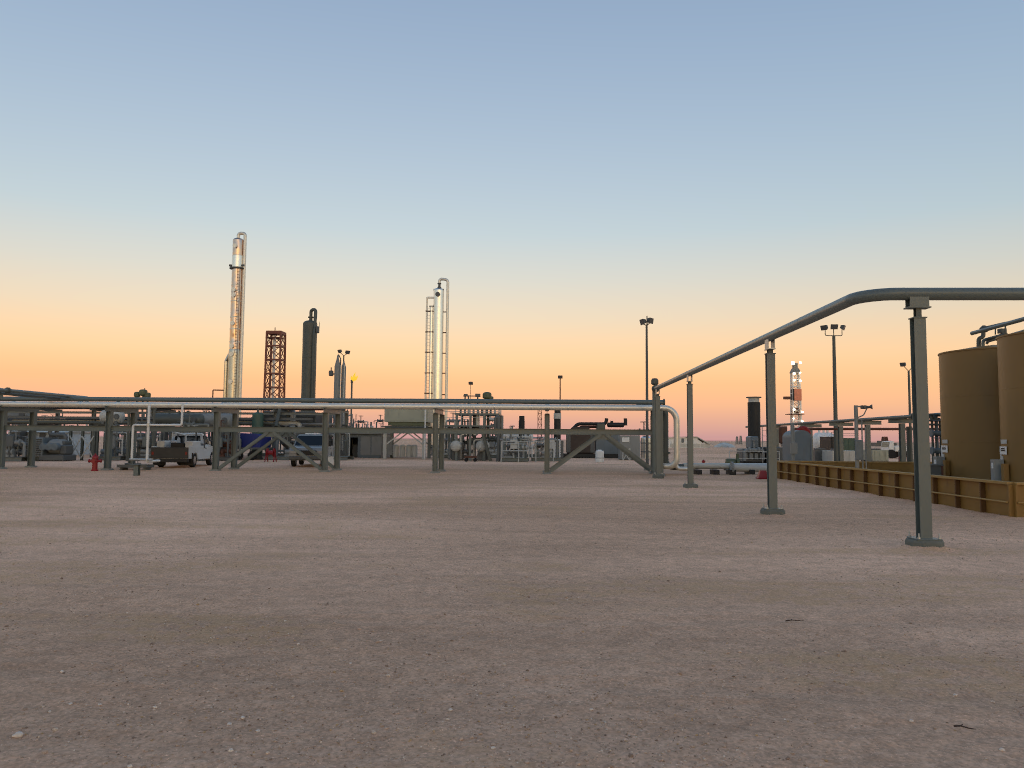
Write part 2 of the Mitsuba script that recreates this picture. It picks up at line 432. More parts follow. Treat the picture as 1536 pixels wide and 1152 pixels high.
def pipe_post(x, y, label, shoe_axis, w=0.180, d=0.158, pad=0.24, head='shoe'):
    t = thing('pipe_post', label, 'post', 'posts under the overhead pipe')
    top = PZ - PR - 0.30
    part(t, 'footing', hull([[x + q * pad * c_, y + q * pad * s_, z] for c_, s_ in ((1, .55), (.55, 1), (-.55, 1), (-1, .55), (-1, -.55), (-.55, -1), (.55, -1), (1, -.55)) for q, z in ((1.04, -.35), (1.0, .10), (.94, .135))]), 'm_footing', smooth=False)
    part(t, 'base_plate', rbox(x - .19, x + .19, y - .19, y + .19, 0.135, 0.160, 0.004), 'm_sage', smooth=False)
    for sx in (-1, 1):
        for sy in (-1, 1):
            bx_, by_ = x + sx * .155, y + sy * .155
            part(t, 'anchor_bolt', [rod((bx_, by_, .155), (bx_, by_, .245), .012), lathe([(0, .161), (.024, .161), (.024, .186), (0, .186)], (bx_, by_, 0), n=6)], 'm_galv', smooth=20)
    part(t, 'column', hbeam((x, y, 0.16), (x, y, top), w, d, 0.014, up=(0, 1, 0)), 'm_sage', smooth=False)
    part(t, 'cap_plate', rbox(x - w / 2 - .018, x + w / 2 + .018, y - d / 2 - .018, y + d / 2 + .018, top, top + .018, .003), 'm_sage', smooth=False)
    if shoe_axis == 'x':
        part(t, 'stub', hbeam((x - .0, y, top + .018), (x, y, top + .165), .085, .10, .01, up=(0, 1, 0)), 'm_sage_dark', smooth=False)
        part(t, 'pipe_shoe', [box(x - .175, x + .175, y - .10, y + .10, top + .165, top + .185), box(x - .15, x + .15, y - .082, y - .070, top + .186, PZ - .02), box(x - .15, x + .15, y + .070, y + .082, top + .186, PZ - .02), box(x - .02, x + .02, y - .069, y + .069, top + .187, PZ - PR * .9)], 'm_sage', smooth=False)
    else:
        part(t, 'stub', hbeam((x, y, top + .018), (x, y, top + .10), .10, .12, .01, up=(0, 1, 0)), 'm_sage_dark', smooth=False)
        part(t, 'pipe_shoe', [box(x - .085, x + .085, y - .16, y + .16, top + .10, top + .12), box(x - .075, x - .063, y - .14, y + .14, top + .121, PZ - .05), box(x + .063, x + .075, y - .14, y + .14, top + .121, PZ - .05)], 'm_galv', smooth=False)
    return t


pipe_post(p1[0] + .03, p1[1], 'nearest grey green steel post, carrying the overhead pipe just past its bend', 'x')
pipe_post(LX, p2[1], 'second nearest grey green post under the pipe, in front of the containment wall', 'y')
pipe_post(LX, p3[1], 'third grey green post under the overhead pipe, next to the rack end', 'y')
pipe_post(LX, 35.0, 'farthest post under the overhead pipe, standing at the end of the pipe rack', 'y')

# ------------------------------------------------------------------ long pipe rack across the yard
RY0, RY1 = 37.9, 40.2
pitch = 5.47
rack_x = [X(990, RY0, 690) - pitch * k for k in range(8)]
BZ = Z(613, RY0, 768)                                     # underside of the pipes
SZ = Z(646.5, RY0, 700)                                   # level of the long struts
rk = thing('pipe_rack', 'long low grey green steel pipe rack with diagonal braces spanning the yard', 'pipe rack')
for xq in rack_x:
    for yq in (RY0, RY1):
        c = part(rk, 'column', hbeam((xq, yq, .05), (xq, yq, BZ - .26), .25, .25, .016, up=(1, 0, 0)), 'm_sage', smooth=False)
        part(c, 'base_plate', [rbox(xq - .22, xq + .22, yq - .22, yq + .22, -.2, .045, .02), box(xq - .19, xq + .19, yq - .19, yq + .19, .045, .07)], 'm_concrete', smooth=False)
    part(rk, 'cross_beam', hbeam((xq, RY0 - .45, BZ - .13), (xq, RY1 + .45, BZ - .13), .2, .255, .015), 'm_sage', smooth=False)
for a, b in zip(rack_x[1:], rack_x[:-1]):
    for yq in (RY0, RY1):
        part(rk, 'strut', hbeam((a + .127, yq, SZ), (b - .127, yq, SZ), .18, .26, .013), 'm_sage', smooth=False)
for k in (0, 3):                                          # bays with the inverted V bracing
    b, a = rack_x[k], rack_x[k + 1]
    if k == 3: a, b = rack_x[4], rack_x[3]
    for yq in (RY0, RY1):
        m_ = (a + b) / 2
        for (x0, x1) in ((a + .18, m_ - .12), (b - .18, m_ + .12)):
            part(rk, 'brace', hbeam((x0, yq, .12), (x1, yq, SZ - .12), .15, .15, .012, up=(0, 1, 0)), 'm_sage', smooth=False)
        part(rk, 'gusset', prism([(m_ - .3, SZ - .36), (m_ + .3, SZ - .36), (m_ + .42, SZ - .109), (m_ - .42, SZ - .109)], yq - .008, yq + .008, 'y'), 'm_sage', smooth=False)
RL, RR = rack_x[-1] - 3.0, X(1000, RY0, 602)
gp = thing('rack_pipe', 'grey green pipe with capped end along the top of the long rack', 'pipe')
gz, gr = Z(602.3, 38.6, 768), 0.118
part(gp, 'pipe_run', tube([[RL, 38.6, gz], [RR - .05, 38.6, gz]], gr, 20), 'm_sage')
part(gp, 'end_cap', lathe([(0, 0), (gr * 1.5, 0), (gr * 1.5, .06), (0, .06)], (RR - .05, 38.6, gz), (1, 0, 0), 20), 'm_sage_dark')
for xq in rack_x: part(gp, 'pipe_shoe', [box(xq - .12, xq + .12, 38.52, 38.68, BZ + .005, BZ + .02), box(xq - .1, xq + .1, 38.59, 38.61, BZ + .02, gz - gr * .9)], 'm_sage_dark', smooth=False)
ip = thing('insulated_pipe', 'bright insulated pipe along the front of the long rack, dropping at its right end', 'pipe')
ir = 0.145
iz, iy, ix = Z(610.6, 37.75, 768), 37.75, X(1015, 37.75, 640)
part(ip, 'cladding', tube([[RL, iy, iz], [ix, iy, iz], [ix, iy, .42], [ix - .75, iy + .35, .42]], ir, 24, 0.62, steps=12), 'm_clad')
for k in range(60):
    xq = RR - .3 - k * 0.9
    if xq > RL: part(ip, 'band', lathe([(ir, 0), (ir + .004, .002), (ir + .004, .03), (ir, .032)], (xq, iy, iz), (1, 0, 0), 20), 'm_clad_satin')
for zq in (1.0, 1.8, 2.4): part(ip, 'band', lathe([(ir, 0), (ir + .004, .002), (ir + .004, .03), (ir, .032)], (ix, iy, zq), (0, 0, 1), 20), 'm_clad_satin')
for (yq, rq, mat, lab) in ((39.25, .085, 'm_sage_dark', 'dark thin pipe lying along the middle of the long rack'), (39.85, .11, 'm_rust', 'brownish pipe at the back edge of the long rack')):
    t = thing('rack_pipe', lab, 'pipe')
    part(t, 'pipe_run', tube([[RL, yq, BZ + rq + .01], [rack_x[0] + .3, yq, BZ + rq + .01]], rq, 14), mat)
    part(t, 'end_cap', lathe([(0, 0), (rq * 1.5, 0), (rq * 1.5, .05), (0, .05)], (rack_x[0] + .3, yq, BZ + rq + .01), (1, 0, 0), 14), 'm_sage_dark')
t = thing('riser_pipe', 'dark grey riser pipe dropping from the rack end into a bend at ground level', 'pipe')
xr = X(998, 39.0, 650)
part(t, 'pipe_run', tube([[rack_x[0] - 1.0, 39.0, BZ + .16], [xr, 39.0, BZ + .16], [xr, 39.0, .35], [xr + .9, 39.0, .35]], .15, 18, .35), 'm_sage_dark')
part(t, 'flange', lathe([(.15, 0), (.24, 0), (.24, .09), (.15, .09)], (xr, 39.0, 1.0), (0, 0, 1), 18), 'm_sage_dark')
t = thing('end_frame', 'second grey green post pair closing the right end of the long rack', 'post')
for (u, yq) in ((980, 39.4), (991, 36.9)):
    xq = X(u, yq, 690)
    part(t, 'column', hbeam((xq, yq, .05), (xq, yq, Z(616, yq, u)), .22, .22, .015, up=(0, 1, 0)), 'm_sage', smooth=False)
    part(t, 'base_plate', rbox(xq - .2, xq + .2, yq - .2, yq + .2, -.2, .049, .02), 'm_concrete', smooth=False)
t = thing('small_pipe_loop', 'slim bright pipe with an upward loop hanging in front of the rack at left', 'pipe')
lY = 37.2
part(t, 'pipe_run', tube([[X(222, lY), lY, BZ + .1], [X(222, lY), lY, .45], [X(222, lY), lY + 1.2, .45]], .065, 12, .12), 'm_white')
part(t, 'pipe_run', tube([[X(199, lY), lY, Z(689, lY, 199)], [X(199, lY), lY, Z(637.5, lY, 199)], [X(272, lY), lY, Z(637.5, lY, 272)], [X(272, lY), lY, BZ + .1]], .055, 12, .1), 'm_white')
part(t, 'tee', lathe([(0, -.1), (.085, -.1), (.085, .1), (0, .1)], (X(222, lY), lY, Z(637.5, lY, 222)), n=12), 'm_galv')
part(t, 'drain_line', tube([[X(196, lY), lY, Z(689, lY, 199)], [X(230, lY), lY, Z(689, lY, 199)]], .06, 10), 'm_galv')
# pipes that reach the rack from the left
for (u, v, r, lab) in ((14, 582, .085, 'upper grey pipe reaching the long rack from beyond the left edge'), (14, 590, .10, 'lower grey pipe reaching the long rack from beyond the left edge')):
    e = pt(128, 596.5 if v < 585 else 599, 40)
    t = thing('branch_pipe', lab, 'pipe')
    part(t, 'pipe_run', tube([[e[0] - (.5 if v > 585 else 0), 22, e[2]], [e[0] - (.5 if v > 585 else 0), 40.3, e[2]], [e[0] - .2, 40.3, BZ]], r, 14, .2), 'm_sage')
    part(t, 'flange', lathe([(r, 0), (r * 1.7, 0), (r * 1.7, .08), (r, .08)], (e[0] - (.5 if v > 585 else 0), 34, e[2]), (0, 1, 0), 14), 'm_sage_dark')
bx_ = pt(128, 597, 40)[0]
for y in (33.2,):
    t = thing('branch_post', 'grey post under the two branch pipes at the far left edge', 'post')
    part(t, 'column', hbeam((bx_ - .25, y, -.2), (bx_ - .25, y, 3.3), .2, .2, .014, up=(0, 1, 0)), 'm_sage', smooth=False)
    part(t, 'cross_arm', hbeam((bx_ - .9, y, 3.4), (bx_ + .4, y, 3.4), .15, .19, .012), 'm_sage', smooth=False)

# ------------------------------------------------------------------ small things on the yard
p = gnd(142, 706)
t = thing('fire_hydrant', 'red fire hydrant standing in front of the rack', 'hydrant')
with at(p[0], p[1], 0, 12):
    part(t, 'barrel', lathe([(0, -.1), (.16, -.1), (.16, .06), (.12, .07), (.12, .45), (.15, .46), (.15, .52), (.12, .53), (.12, .60)], n=18), 'm_red')
    part(t, 'bonnet', lathe([(.15, .60), (.15, .64), (.125, .70), (.07, .76), (.03, .78), (.03, .83), (0, .83)], n=18), 'm_red')
    for sx in (-1, 1): part(t, 'hose_outlet', [rod((0, 0, .47), (sx * .24, 0, .47), .07, 14), rod((sx * .24, 0, .47), (sx * .29, 0, .47), .09, 8)], 'm_red')
    part(t, 'pumper_outlet', [rod((0, 0, .47), (0, -.22, .47), .085, 14), rod((0, -.22, .47), (0, -.28, .47), .105, 8)], 'm_red')
p = gnd(205, 713)
t = thing('stub_post', 'short grey steel stub post standing in front of the rack', 'post')
part(t, 'column', hbeam((p[0], p[1], -.1), (p[0], p[1], .44), .2, .2, .014, up=(0, 1, 0)), 'm_sage', smooth=False)
part(t, 'cap_plate', rbox(p[0] - .28, p[0] + .22, p[1] - .2, p[1] + .2, .44, .47, .005), 'm_sage_dark', smooth=False)
p = gnd(197, 705)
t = thing('drain_skid', 'low dark drip tray with small valves beside the stub post', 'tray')
with at(p[0], p[1] + .4):
    part(t, 'tray', [box(-.75, .75, -.4, .4, .12, .16), box(-.75, .75, -.4, -.37, .161, .26), box(-.75, .75, .37, .4, .161, .26)], 'm_greydark', smooth=False)
    for sx in (-.6, .6): part(t, 'leg', box(sx - .05, sx + .05, -.3, .3, -.05, .119), 'm_greydark', smooth=False)
    for sx in (-.4, .1): part(t, 'valve', [rod((sx - .15, 0, .28), (sx + .15, 0, .28), .05), rod((sx, 0, .28), (sx, 0, .45), .018), lathe([(.09, .44), (.105, .45), (.09, .46), (.075, .45), (.09, .44)], (sx, 0, 0), n=14)], 'm_greydark')
p = gnd(494, 701)
t = thing('white_carton', 'small white box leaning by a rack column beside the parked grey pickup', 'box')
with at(p[0], p[1] + .2, 0, 15):
    part(t, 'box_body', rbox(-.18, .18, -.15, .15, .03, .60, .015), 'm_white', smooth=False)
    part(t, 'lid', rbox(-.19, .19, -.16, .16, .602, .64, .008), 'm_pale', smooth=False)
p = gnd(1146, 718)
t = thing('red_marker', 'squat red cone shaped marker at the corner of the containment wall', 'marker')
with at(p[0], p[1] + .2):
    part(t, 'base', rbox(-.26, .26, -.22, .22, -.02, .06, .02), 'm_red', smooth=False)
    part(t, 'body', hull([[sx * w_, sy * w_ * .8, z] for sx in (-1, 1) for sy in (-1, 1) for w_, z in ((.22, .061), (.12, .36))]), 'm_red', smooth=False)


# ------------------------------------------------------------------ trucks
def wheel(t, x, y, r, w):
    k = part(t, 'wheel', lathe([(r * .6, -w / 2), (r * .92, -w / 2), (r, -w / 2 + .04), (r, w / 2 - .04), (r * .92, w / 2), (r * .6, w / 2)], (x, y, r), (1, 0, 0), 24), 'm_rubber')
    part(k, 'rim', lathe([(0, -w / 2 + .03), (r * .3, -w / 2 + .02), (r * .6, -w / 2 + .012), (r * .6, w / 2 - .012), (r * .3, w / 2 - .02), (0, w / 2 - .03)], (x, y, r), (1, 0, 0), 18), 'm_chrome')


def arch(cy, r, n=10): return [(cy + r * math.cos(a), .36 + r * math.sin(a)) for a in np.linspace(math.pi, 0, n)]


def pickup(label, mat, flat):
    """Faces +y; its middle at the origin."""
    t = thing('pickup_truck', label, 'pickup truck')
    W, L = 0.97, 2.75
    fy, ry = 1.72, -1.55
    if flat:
        prof = [(-L, .50)] + [(ry - .47, .46)] + arch(ry, .45) + [(ry + .47, .42)] + [(fy - .47, .42)] + arch(fy, .45) + [(fy + .47, .42), (L, .45), (L, .92), (L - .08, 1.06), (L - 1.25, 1.14), (0.06, 1.14), (0.06, 1.0), (-L, 1.0)]
    else:
        prof = [(-L, .48)] + [(ry - .47, .42)] + arch(ry, .45) + [(ry + .47, .42), (fy - .47, .42)] + arch(fy, .45) + [(fy + .47, .42), (L, .45), (L, .92), (L - .08, 1.08), (L - 1.25, 1.16), (-.95, 1.14), (-.95, 1.10), (-L, 1.10)]
    part(t, 'body', prism(prof, -W, W), mat, smooth=False)
    y0, y1, y2, y3 = (0.10, 0.22, 0.95, 1.52) if flat else (-.95, -.72, .72, 1.45)
    zb, zt = (1.14, 1.83) if flat else (1.14, 1.84)
    part(t, 'cab', hull([[s * W * .97, y0, zb + .001] for s in (-1, 1)] + [[s * W * .97, y3, zb + .001] for s in (-1, 1)] + [[s * W * .80, y1, zt] for s in (-1, 1)] + [[s * W * .80, y2, zt] for s in (-1, 1)]
                        + [[s * W * .72, y1 + .1, zt + .035] for s in (-1, 1)] + [[s * W * .72, y2 - .1, zt + .035] for s in (-1, 1)]), mat, smooth=25)

    def pane(name, q, off):
        q = np.array(q, float) + np.array(off)
        part(t, name, mesh(np.vstack([q, q - np.array(off) * 1.6]), [[0, 1, 2], [0, 2, 3], [4, 6, 5], [4, 7, 6], [0, 4, 5], [0, 5, 1], [1, 5, 6], [1, 6, 2], [2, 6, 7], [2, 7, 3], [3, 7, 4], [3, 4, 0]]), 'm_glass', smooth=False)
    la = lambda a, b, f: a + (b - a) * f
    wx = lambda f: la(W * .97, W * .80, f)
    pane('windshield', [[-wx(.1) * .93, la(y3, y2, .1), la(zb, zt, .1)], [wx(.1) * .93, la(y3, y2, .1), la(zb, zt, .1)], [wx(.9) * .93, la(y3, y2, .9), la(zb, zt, .9)], [-wx(.9) * .93, la(y3, y2, .9), la(zb, zt, .9)]], (0, .012, .008))
    pane('rear_window', [[wx(.15) * .85, la(y0, y1, .15), la(zb, zt, .15)], [-wx(.15) * .85, la(y0, y1, .15), la(zb, zt, .15)], [-wx(.85) * .85, la(y0, y1, .85), la(zb, zt, .85)], [wx(.85) * .85, la(y0, y1, .85), la(zb, zt, .85)]], (0, -.012, .003))
    for s in (-1, 1):
        cuts = ((.06, .92),) if flat else ((.08, .48), (.54, .94))
        for c0, c1 in cuts:
            q = [[s * wx(.14), la(la(y0, y3, c0), la(y1, y2, c0), .14), la(zb, zt, .14)], [s * wx(.14), la(la(y0, y3, c1), la(y1, y2, c1), .14), la(zb, zt, .14)], [s * wx(.86), la(la(y0, y3, c1), la(y1, y2, c1), .86), la(zb, zt, .86)], [s * wx(.86), la(la(y0, y3, c0), la(y1, y2, c0), .86), la(zb, zt, .86)]]
            pane('side_window', q, (s * .012, 0, .004))
        part(t, 'mirror', rbox(s * (W + .13) - .09, s * (W + .13) + .09, y3 - .42, y3 - .32, 1.16, 1.42, .02), 'm_black', smooth=False)
        part(t, 'headlight', rbox(s * .76 - .16, s * .76 + .16, L - .06, L + .02, .78, .93, .015), 'm_lens', smooth=False)
        dy = (y0 + .06, y3 - .35) if flat else (y0 + .1, y3 - .35)
        part(t, 'door', rbox(s * W - .012, s * W + .012, dy[0], dy[1], .50, 1.13, .01), mat, smooth=False)
        part(t, 'door_handle', rbox(s * (W + .02) - .012, s * (W + .02) + .012, dy[0] + .08, dy[0] + .26, 1.0, 1.04, .005), 'm_black', smooth=False)
        wheel(t, s * (W - .14), fy, .38, .25); wheel(t, s * (W - .14), ry, .38, .25)
    part(t, 'front_bumper', rbox(-W, W, L - .05, L + .13, .42, .62, .03), 'm_greydark' if not flat else 'm_black', smooth=False)
    part(t, 'grille', rbox(-.56, .56, L - .02, L + .03, .66, .95, .01), 'm_black', smooth=False)
    part(t, 'chassis', [box(-.45, -.3, -L + .1, 1.2, .44, .60), box(.3, .45, -L + .1, 1.2, .44, .60), rod((-.8, ry, .38), (.8, ry, .38), .07)], 'm_black', smooth=False)
    if flat:
        part(t, 'bed_floor', box(-.93, .93, -L + .02, .02, 1.002, 1.03), 'm_black', smooth=False)
        part(t, 'bed_side', [rbox(s_ * (W - .05) - .045, s_ * (W - .05) + .045, -L + .01, .02, 1.001, 1.16, .01) for s_ in (-1, 1)], mat, smooth=False)
        part(t, 'tailboard', [rbox(-W, W, -L - .06, -L - .004, .52, 1.10, .01)], 'm_trim', smooth=False)
        part(t, 'rear_bumper', rbox(-W - .03, W + .03, -L - .20, -L - .01, .30, .50, .02), 'm_black', smooth=False)
        for s in (-1, 1):
            part(t, 'mudguard', box(s * .72 - .33, s * .72 + .33, ry - .62, ry - .59, .12, .79), 'm_black', smooth=False)
            part(t, 'tail_light', rbox(s * .86 - .05, s * .86 + .05, -L - .075, -L - .055, .70, .86, .004), 'm_taillight', smooth=False)
            part(t, 'toolbox', rbox(s * .74 - .2, s * .74 + .2, -2.0, -.5, 1.035, 1.44, .02), 'm_truckwhite', smooth=False)
        part(t, 'headache_rack', [bar((s, .04, 1.031), (s, .04, 1.92), .07, .07) for s in (-.98, -.5, .5, .98)] + [bar((-1.02, .04, 1.95), (1.02, .04, 1.95), .07, .07), bar((-1.0, .04, 1.25), (1.0, .04, 1.25), .05, .05)], 'm_greydark', smooth=False)
        part(t, 'hose_reel', lathe([(0, -.16), (.30, -.16), (.30, -.14), (.12, -.13), (.12, .13), (.30, .14), (.30, .16), (0, .16)], (-.35, -.75, 1.35), (1, 0, 0), 20), 'm_truckwhite')
        part(t, 'crane_arm', tube([[.1, -.5, 1.032], [.1, -.5, 1.75], [-.35, -1.4, 1.95]], .055, 10, .08), 'm_truckwhite')
        part(t, 'tank_box', rbox(-.28, .45, -1.8, -1.1, 1.032, 1.34, .03), 'm_black', smooth=False)
    else:
        part(t, 'bed_rail', [box(-W, -W + .1, -L, -1.0, 1.101, 1.16), box(W - .1, W, -L, -1.0, 1.101, 1.16), box(-W + .1, W - .1, -L, -L + .08, 1.101, 1.16)], mat, smooth=False)
        part(t, 'rear_bumper', rbox(-W, W, -L - .14, -L + .05, .45, .63, .03), 'm_chrome', smooth=False)
        part(t, 'roof_light_bar', rbox(-.45, .45, -.05, .15, 1.885, 1.95, .02), 'm_white', smooth=False)
        for s in (-1, 1): part(t, 'tail_light', rbox(s * .9 - .07, s * .9 + .07, -L - .02, -L + .05, .75, 1.08, .01), 'm_taillight', smooth=False)
        part(t, 'hood', hull([[s * .80, y, z] for s in (-1, 1) for y, z in ((1.5, 1.155), (2.6, 1.085), (1.6, 1.19), (2.45, 1.125))]), mat, smooth=25)


pc = gnd(252.5, 702)
hd = 8
with at(pc[0] + 2.9 * -math.sin(math.radians(hd)), pc[1] + 2.9 * math.cos(math.radians(hd)), 0, hd):
    pickup('white service pickup with a dark tailboard, parked tail towards the viewer', 'm_truckwhite', True)
pc = gnd(447, 700.5)
with at(pc[0], pc[1] + 2.7, 0, 180 + 10):
    pickup('grey pickup facing the viewer behind the rack brace', 'm_truckgrey', False)


# ------------------------------------------------------------------ makers for the process plant
def horizontal_vessel(label, x0, x1, y, z, r, mat, saddle='m_greydark', group=None, base=0.0, axis='x', manway=True):
    t = thing('horizontal_vessel', label, 'vessel', group)
    L = x1 - x0
    a = (1, 0, 0) if axis == 'x' else (0, 1, 0)
    c = np.array((x0, y, z)) if axis == 'x' else np.array((y, x0, z))
    part(t, 'shell', lathe(dome(r, r * .5, L - r * .5), c, a, 28), mat)
    for k in (.22, .78):
        q = c + np.array(a) * L * k
        if axis == 'x': part(t, 'saddle', hull([[q[0] + dx, q[1] + dy, zz] for dx in (-.1, .1) for dy, zz in ((-r * .8, base), (r * .8, base), (-r * .75, z - r * .55), (r * .75, z - r * .55))]), saddle, smooth=False)
        else: part(t, 'saddle', hull([[q[0] + dy, q[1] + dx, zz] for dx in (-.1, .1) for dy, zz in ((-r * .8, base), (r * .8, base), (-r * .75, z - r * .55), (r * .75, z - r * .55))]), saddle, smooth=False)
    for k in (.3, .5, .68):
        q = c + np.array(a) * L * k
        part(t, 'nozzle', [rod(q + [0, 0, r * .9], q + [0, 0, r * 1.3], r * .13, 10), lathe([(0, 0), (r * .24, 0), (r * .24, .06), (0, .06)], q + np.array([0, 0, r * 1.3]), n=12)], mat)
    if manway and axis == 'x':
        q = c + np.array(a) * L * .85
        part(t, 'manway', lathe([(0, 0), (r * .42, 0), (r * .42, r * .16), (0, r * .16)], q + np.array([0, -r * 1.1, 0]), (0, 1, 0), 16), saddle)
    return t


def column_vessel(label, name, x, y, z0, z1, r, mat, n=28, skirt=True, bands=0, bmat=None, cone=0):
    t = thing(name, label, 'tower')
    if cone: part(t, 'shell', lathe([(r, z0), (r, z1 - cone), (r * .35, z1 - cone * .25), (r * .22, z1), (0, z1)], (x, y, 0), n=n), mat)
    else: part(t, 'shell', lathe([(r, z0)] + dome(r, z0, z1 - r * .5)[6:], (x, y, 0), n=n), mat)
    if skirt: part(t, 'skirt', lathe([(r * 1.15, -.05), (r * 1.15, .12), (r * 1.02, .13), (r * 1.02, z0 + .05)], (x, y, 0), n=n), 'm_greydark')
    for k in range(bands):
        zq = z0 + (z1 - z0) * (k + .7) / (bands + .6)
        part(t, 'band', lathe([(r, 0), (r * 1.035, .01), (r * 1.035, .09), (r, .1)], (x, y, zq), n=n), bmat or mat)
    return t


def ladder_mesh(x, y, z0, z1, w=0.45, cage=False):
    ms = [bar((x + s * w / 2, y, z0), (x + s * w / 2, y, z1), .05, .03) for s in (-1, 1)]
    ms += [rod((x - w / 2, y, z), (x + w / 2, y, z), .014, 5) for z in np.arange(z0 + .3, z1, .35)]
    if cage:
        for z in np.arange(z0 + 2.2, z1, 1.2):
            ms.append(tube([[x + .36 * math.cos(a), y - .38 + .38 * math.sin(a), z] for a in np.linspace(math.pi * 1.0, math.pi * 2.0, 9)], .02, 5))
    return cat(ms)


def railing(pts, h=1.05, r=0.022, step=1.5):
    ms = []
    for a, b in zip(pts[:-1], pts[1:]):
        a, b = np.asarray(a, float), np.asarray(b, float)
        n = max(1, int(np.linalg.norm(b - a) / step))
        for k in range(n + 1):
            q = a + (b - a) * k / n
            ms.append(rod(q, q + [0, 0, h], r, 6))
        ms += [rod(a + [0, 0, h], b + [0, 0, h], r, 6), rod(a + [0, 0, h * .55], b + [0, 0, h * .55], r * .8, 6)]
    return cat(ms)


def ring_platform(t, x, y, z, r, ro, mat):
    part(t, 'platform', lathe([(r, z), (ro, z), (ro, z + .12), (r, z + .12)], (x, y, 0), n=20), mat)
    pts = [[x + (ro - .04) * math.cos(a), y + (ro - .04) * math.sin(a), z + .12] for a in np.linspace(0, 2 * math.pi, 13)]
    part(t, 'guard_rail', railing(pts, 1.0, .02, 9), mat)


def valve_mesh(x, y, z, s=1.0, wheel_up=True):
    ms = [lathe([(0, -.22 * s), (.13 * s, -.22 * s), (.13 * s, -.16 * s), (.07 * s, -.15 * s), (.1 * s, 0), (.07 * s, .15 * s), (.13 * s, .16 * s), (.13 * s, .22 * s), (0, .22 * s)], (x, y, z), (1, 0, 0), 12),
          rod((x, y, z), (x, y, z + .42 * s), .03 * s, 6), tube([[x + .16 * s * math.cos(a), y + .16 * s * math.sin(a), z + .42 * s] for a in np.linspace(0, 6.283, 13)], .016 * s, 5)]
    return cat(ms)


def skid(label, x0, x1, y0, y1, seed, mats=('m_sage_dark', 'm_grey', 'm_greydark', 'm_pale'), tall=1.9, group=None, rail=False, pots=True, dens=1.9):
    """A process skid: base frame, posts with pipe runs, pumps, small pots, valves and a panel."""
    g = random.Random(seed)
    t = thing('process_skid', label, 'skid', group)
    part(t, 'base_frame', [hbeam((x0, y, .14), (x1, y, .14), .16, .24, .014) for y in (y0, y1)] + [hbeam((x, y0 + .09, .14), (x, y1 - .09, .14), .12, .2, .012) for x in np.arange(x0 + .1, x1, 1.4)] + [box(x0 + .1, x1 - .1, y0 + .1, y1 - .1, .262, .275)], mats[0], smooth=False)
    n = max(2, int((x1 - x0) / 1.7))
    xs = np.linspace(x0 + .3, x1 - .3, n)
    for x in xs:
        yb = g.choice((y0 + .3, y1 - .3))
        part(t, 'frame_post', bar((x, yb, .275), (x, yb, tall * g.uniform(.75, 1.05)), .09, .09), mats[0], smooth=False)
    for k in range(int(max(4, n) * dens)):
        z, r = .55 + (tall - .6) * g.random(), g.choice((.035, .05, .06, .085))
        a, b = sorted((g.uniform(x0, x1), g.uniform(x0, x1)))
        if b - a < 1: b = min(x1, a + 1.2)
        y = g.uniform(y0 + .25, y1 - .25)
        za = g.choice((.3, tall * .9)); zb = g.choice((.3, tall * .95))
        part(t, 'pipe_run', tube([[a, y, za], [a, y, z], [b, y, z], [b, y + .01, zb]], r, 10, r * 1.6, steps=4), g.choice(mats))
        part(t, 'valve', valve_mesh((a + b) / 2, y, z, 1.0 + r * 8), g.choice((mats[1], mats[2], 'm_greydark')))
    if pots:
        for k in range(max(1, n // 2)):
            x, r, h = g.uniform(x0 + .4, x1 - .4), g.uniform(.16, .32), g.uniform(.9, tall)
            y = g.uniform(y0 + .4, y1 - .4)
            part(t, 'pot', lathe([(r * .8, .28)] + dome(r, .35, h)[6:], (x, y, 0), n=16), g.choice(mats))
    for k in range(max(1, n // 3)):
        x, y = g.uniform(x0 + .5, x1 - .5), y0 + .35
        p_ = part(t, 'pump', [rod((x - .4, y, .6), (x + .05, y, .6), .17, 14), rod((x + .05, y, .6), (x + .2, y, .6), .06, 8), lathe([(0, 0), (.2, 0), (.22, .05), (.22, .14), (0, .15)], (x + .2, y, .6), (1, 0, 0), 14), box(x - .42, x + .4, y - .14, y + .14, .276, .43)], mats[2])
    x = g.uniform(x0 + .4, x1 - .8)
    part(t, 'control_panel', [rbox(x, x + .55, y0 + .06, y0 + .26, .95, 1.65, .01), bar((x + .27, y0 + .2, .275), (x + .27, y0 + .2, .95), .07, .07)], mats[1], smooth=False)
    if rail: part(t, 'hand_rail', railing([[x0, y0, .275], [x1, y0, .275]], 1.05), mats[3])
    return t


def lamp_head(t, p, d, s=1.0, mat='m_greydark'):
    """A floodlight at p that looks along d."""
    p = np.asarray(p, float)
    tt, sd, up = frame_of(d)
    c = p + up * .16 * s
    body = hull([c - tt * .13 * s + sd * i * .16 * s + up * j * .10 * s for i in (-1, 1) for j in (-1, 1)] + [c + tt * .10 * s + sd * i * .24 * s + up * j * .17 * s for i in (-1, 1) for j in (-1, 1)])
    k = part(t, 'lamp_head', [body, rod(p, c, .03 * s, 6)], mat, smooth=False)
    q = c + tt * .108 * s
    part(k, 'lens', hull([q + tt * e + sd * i * .21 * s + up * j * .145 * s for e in (-.004, .004) for i in (-1, 1) for j in (-1, 1)]), 'm_lampglass', smooth=False)
    return k


